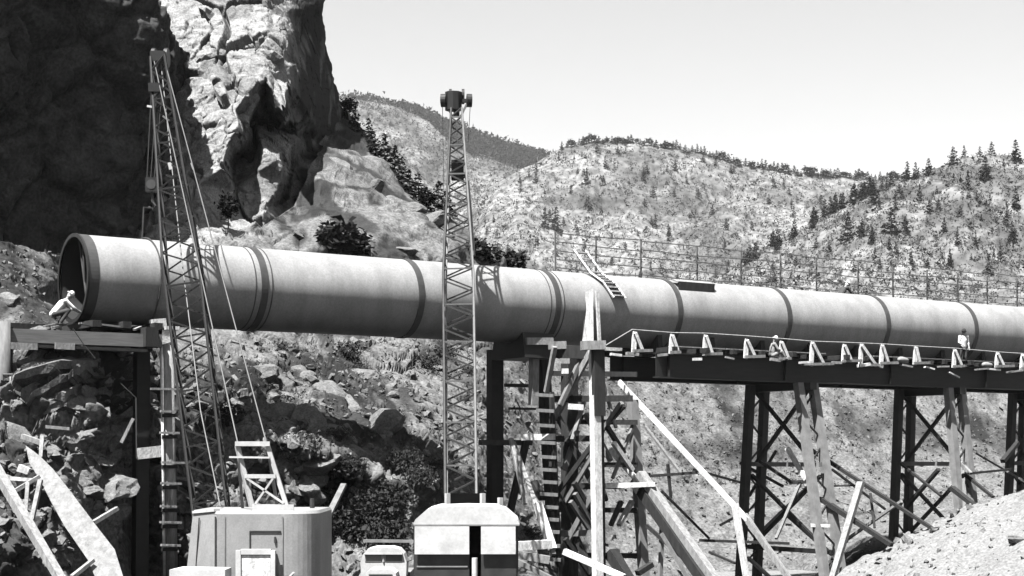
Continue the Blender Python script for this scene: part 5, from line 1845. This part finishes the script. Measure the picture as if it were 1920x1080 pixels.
def person(base, fwd, J, label, shirt, trousers, hat, group=None):
    """J: joints in metres, x forward, y left, z up from the feet"""
    fwd = Vector(fwd).normalized()
    lf = Vector((-fwd.y, fwd.x, 0))
    r = thing('person', label, 'person', base, group)
    T = {k: Vector(base) + fwd * v[0] + lf * v[1] + Vector((0, 0, v[2])) for k, v in J.items()}
    b, sh, tr, ht = MB(), MB(), MB(), MB()
    hd, fdir = T['head'], (T['face'] - T['head']).normalized()
    updir = (T['head'] - T['neck']).normalized()
    capsule(b, hd - updir * .03, hd + updir * .04, .085, .092)
    capsule(b, hd + fdir * .03 - updir * .06, hd + fdir * .045 - updir * .08, .06, .045)      # jaw
    capsule(b, hd + fdir * .085 - updir * .01, hd + fdir * .108 - updir * .03, .014, .018, 6)     # nose
    for q in (-1, 1):
        capsule(b, hd + lf * q * .088, hd + lf * q * .094 - updir * .035, .02, .016, 6)            # ear
    capsule(b, T['neck'], hd - updir * .04, .06, .055)
    capsule(b, T['chest'], T['neck'] - Vector((0, 0, .05)), .13, .07)
    capsule(b, T['pelvis'], T['chest'], .13, .14)
    for q, s_ in (('l', 1), ('r', -1)):
        capsule(b, T['chest'] + Vector((0, 0, .05)), T[q + 'sh'], .09, .06)
        capsule(b, T[q + 'sh'], T[q + 'el'], .052, .042)
        capsule(b, T[q + 'el'], T[q + 'ha'], .042, .03)
        hdv = (T[q + 'ha'] - T[q + 'el']).normalized()
        pal = T[q + 'ha'] + hdv * .05
        capsule(b, T[q + 'ha'], pal + hdv * .03, .03, .036)
        sv = hdv.cross(Vector((0, 0, 1))).normalized()
        bend = (hdv + Vector((0, 0, -.5))).normalized()
        for k, (o_, l_) in enumerate(((-.03, .065), (-.01, .08), (.01, .075), (.03, .058))):
            p0 = pal + hdv * .04 + sv * o_
            capsule(b, p0, p0 + hdv * l_ * .5, .010, .010, 6)
            capsule(b, p0 + hdv * l_ * .5, p0 + hdv * l_ * .5 + bend * l_ * .5, .010, .008, 6)
        capsule(b, T[q + 'ha'] + hdv * .03 + sv * s_ * .03, T[q + 'ha'] + hdv * .07 + sv * s_ * .065, .013, .010, 6)
        capsule(b, T['pelvis'], T[q + 'hip'], .11, .095)
        capsule(b, T[q + 'hip'], T[q + 'kn'], .085, .06)
        capsule(b, T[q + 'kn'], T[q + 'an'], .058, .042)
        capsule(b, T[q + 'an'], T[q + 'an'] + fwd * .05 - Vector((0, 0, .05)), .045, .04)
        # shoes belong to the trousers' dark cloth
        capsule(tr, T[q + 'hip'], T[q + 'kn'], .098, .074)
        capsule(tr, T[q + 'kn'], T[q + 'an'] + Vector((0, 0, .03)), .073, .062)
        capsule(tr, T[q + 'an'] - Vector((0, 0, .05)) - fwd * .04, T[q + 'an'] - Vector((0, 0, .055)) + fwd * .14, .05, .042)
        capsule(tr, T['pelvis'], T[q + 'hip'], .13, .11)
        capsule(sh, T['chest'] + Vector((0, 0, .05)), T[q + 'sh'], .105, .075)
        capsule(sh, T[q + 'sh'], T[q + 'el'], .07, .058)
        capsule(sh, T[q + 'el'], T[q + 'el'].lerp(T[q + 'ha'], .35), .056, .05)
        capsule(sh, T['pelvis'] + lf * s_ * .05 + Vector((0, 0, .02)), T['chest'] + lf * s_ * .05, .125, .125)
    capsule(sh, T['pelvis'], T['chest'], .14, .155)
    capsule(sh, T['chest'], T['neck'] - Vector((0, 0, .06)), .14, .085)
    body = b.build('body', M['skin'], r)
    fuse(body, .011)
    o = sh.build('shirt', shirt, r)
    fuse(o, .02)
    o = tr.build('trousers', trousers, r)
    fuse(o, .018)
    c = hd + updir * .055
    capsule(ht, c, c + updir * .05, .108, .095, 12)
    o = ht.build('hat', hat, r)
    br_ = MB()
    br_.tube([c - updir * .0, c + updir * .02], .15, 16)
    br_.build('brim', hat, o)
    return r


SQUAT = dict(pelvis=(-.20, 0, .36), chest=(.08, 0, .70), neck=(.22, 0, .86), head=(.32, 0, .98), face=(.42, 0, .93),
             lsh=(.16, .19, .80), rsh=(.16, -.19, .80), lel=(.38, .24, .60), rel=(.40, -.20, .58), lha=(.56, .12, .50), rha=(.58, -.08, .50),
             lhip=(-.18, .1, .36), rhip=(-.18, -.1, .36), lkn=(.24, .18, .48), rkn=(.26, -.16, .50), lan=(.02, .17, .10), ran=(.02, -.15, .10))
STAND = dict(pelvis=(0, 0, .98), chest=(.02, 0, 1.28), neck=(.03, 0, 1.52), head=(.05, 0, 1.66), face=(.16, 0, 1.64),
             lsh=(.02, .20, 1.46), rsh=(.02, -.20, 1.46), lel=(.0, .27, 1.18), rel=(.06, -.26, 1.18), lha=(.12, .24, .96), rha=(.26, -.18, 1.05),
             lhip=(0, .1, .95), rhip=(0, -.1, .95), lkn=(.03, .11, .52), rkn=(.05, -.12, .52), lan=(-.02, .11, .10), ran=(.04, -.13, .10))
SIT = dict(pelvis=(0, 0, .20), chest=(.06, 0, .50), neck=(.10, 0, .72), head=(.15, 0, .85), face=(.26, 0, .82),
           lsh=(.08, .19, .66), rsh=(.08, -.19, .66), lel=(.20, .25, .42), rel=(.22, -.24, .42), lha=(.40, .12, .36), rha=(.42, -.10, .36),
           lhip=(.03, .1, .18), rhip=(.03, -.1, .18), lkn=(.36, .16, .36), rkn=(.40, -.16, .34), lan=(.50, .14, .09), ran=(.54, -.14, .09))
GP = 'workmen on the pipe trestle'
person(lw(112, 611, 1.35) + Vector((0, 0, .0)), PD + PN * .15, {k: (v[0] * 1.03, v[1], v[2] * 1.03) for k, v in SQUAT.items()}, 'man in white shirt and pale hat crouching at the open pipe end', M['shirtw'], M['cloth'], M['hat'], GP)
person(lw(1806, 689, 2.05), -PD * .3 + PN, STAND, 'man in dark cap standing on the walkway by the white brackets', M['shirtw'], M['cloth'], M['darkhat'], GP)
person(lw(1447, 674, 2.0), PN * .5 + PD, SIT, 'man in pale clothes sitting on the girder between two white brackets', M['shirtg'], M['shirtg'], M['hat'], GP)
person(W(s_at(1590), -1.0, 12.15), PD, {k: (v[0], v[1], v[2]) for k, v in SQUAT.items()}, 'man in dark clothes and pale hat stooping on top of the pipe', M['cloth'], M['cloth'], M['hat'], GP)
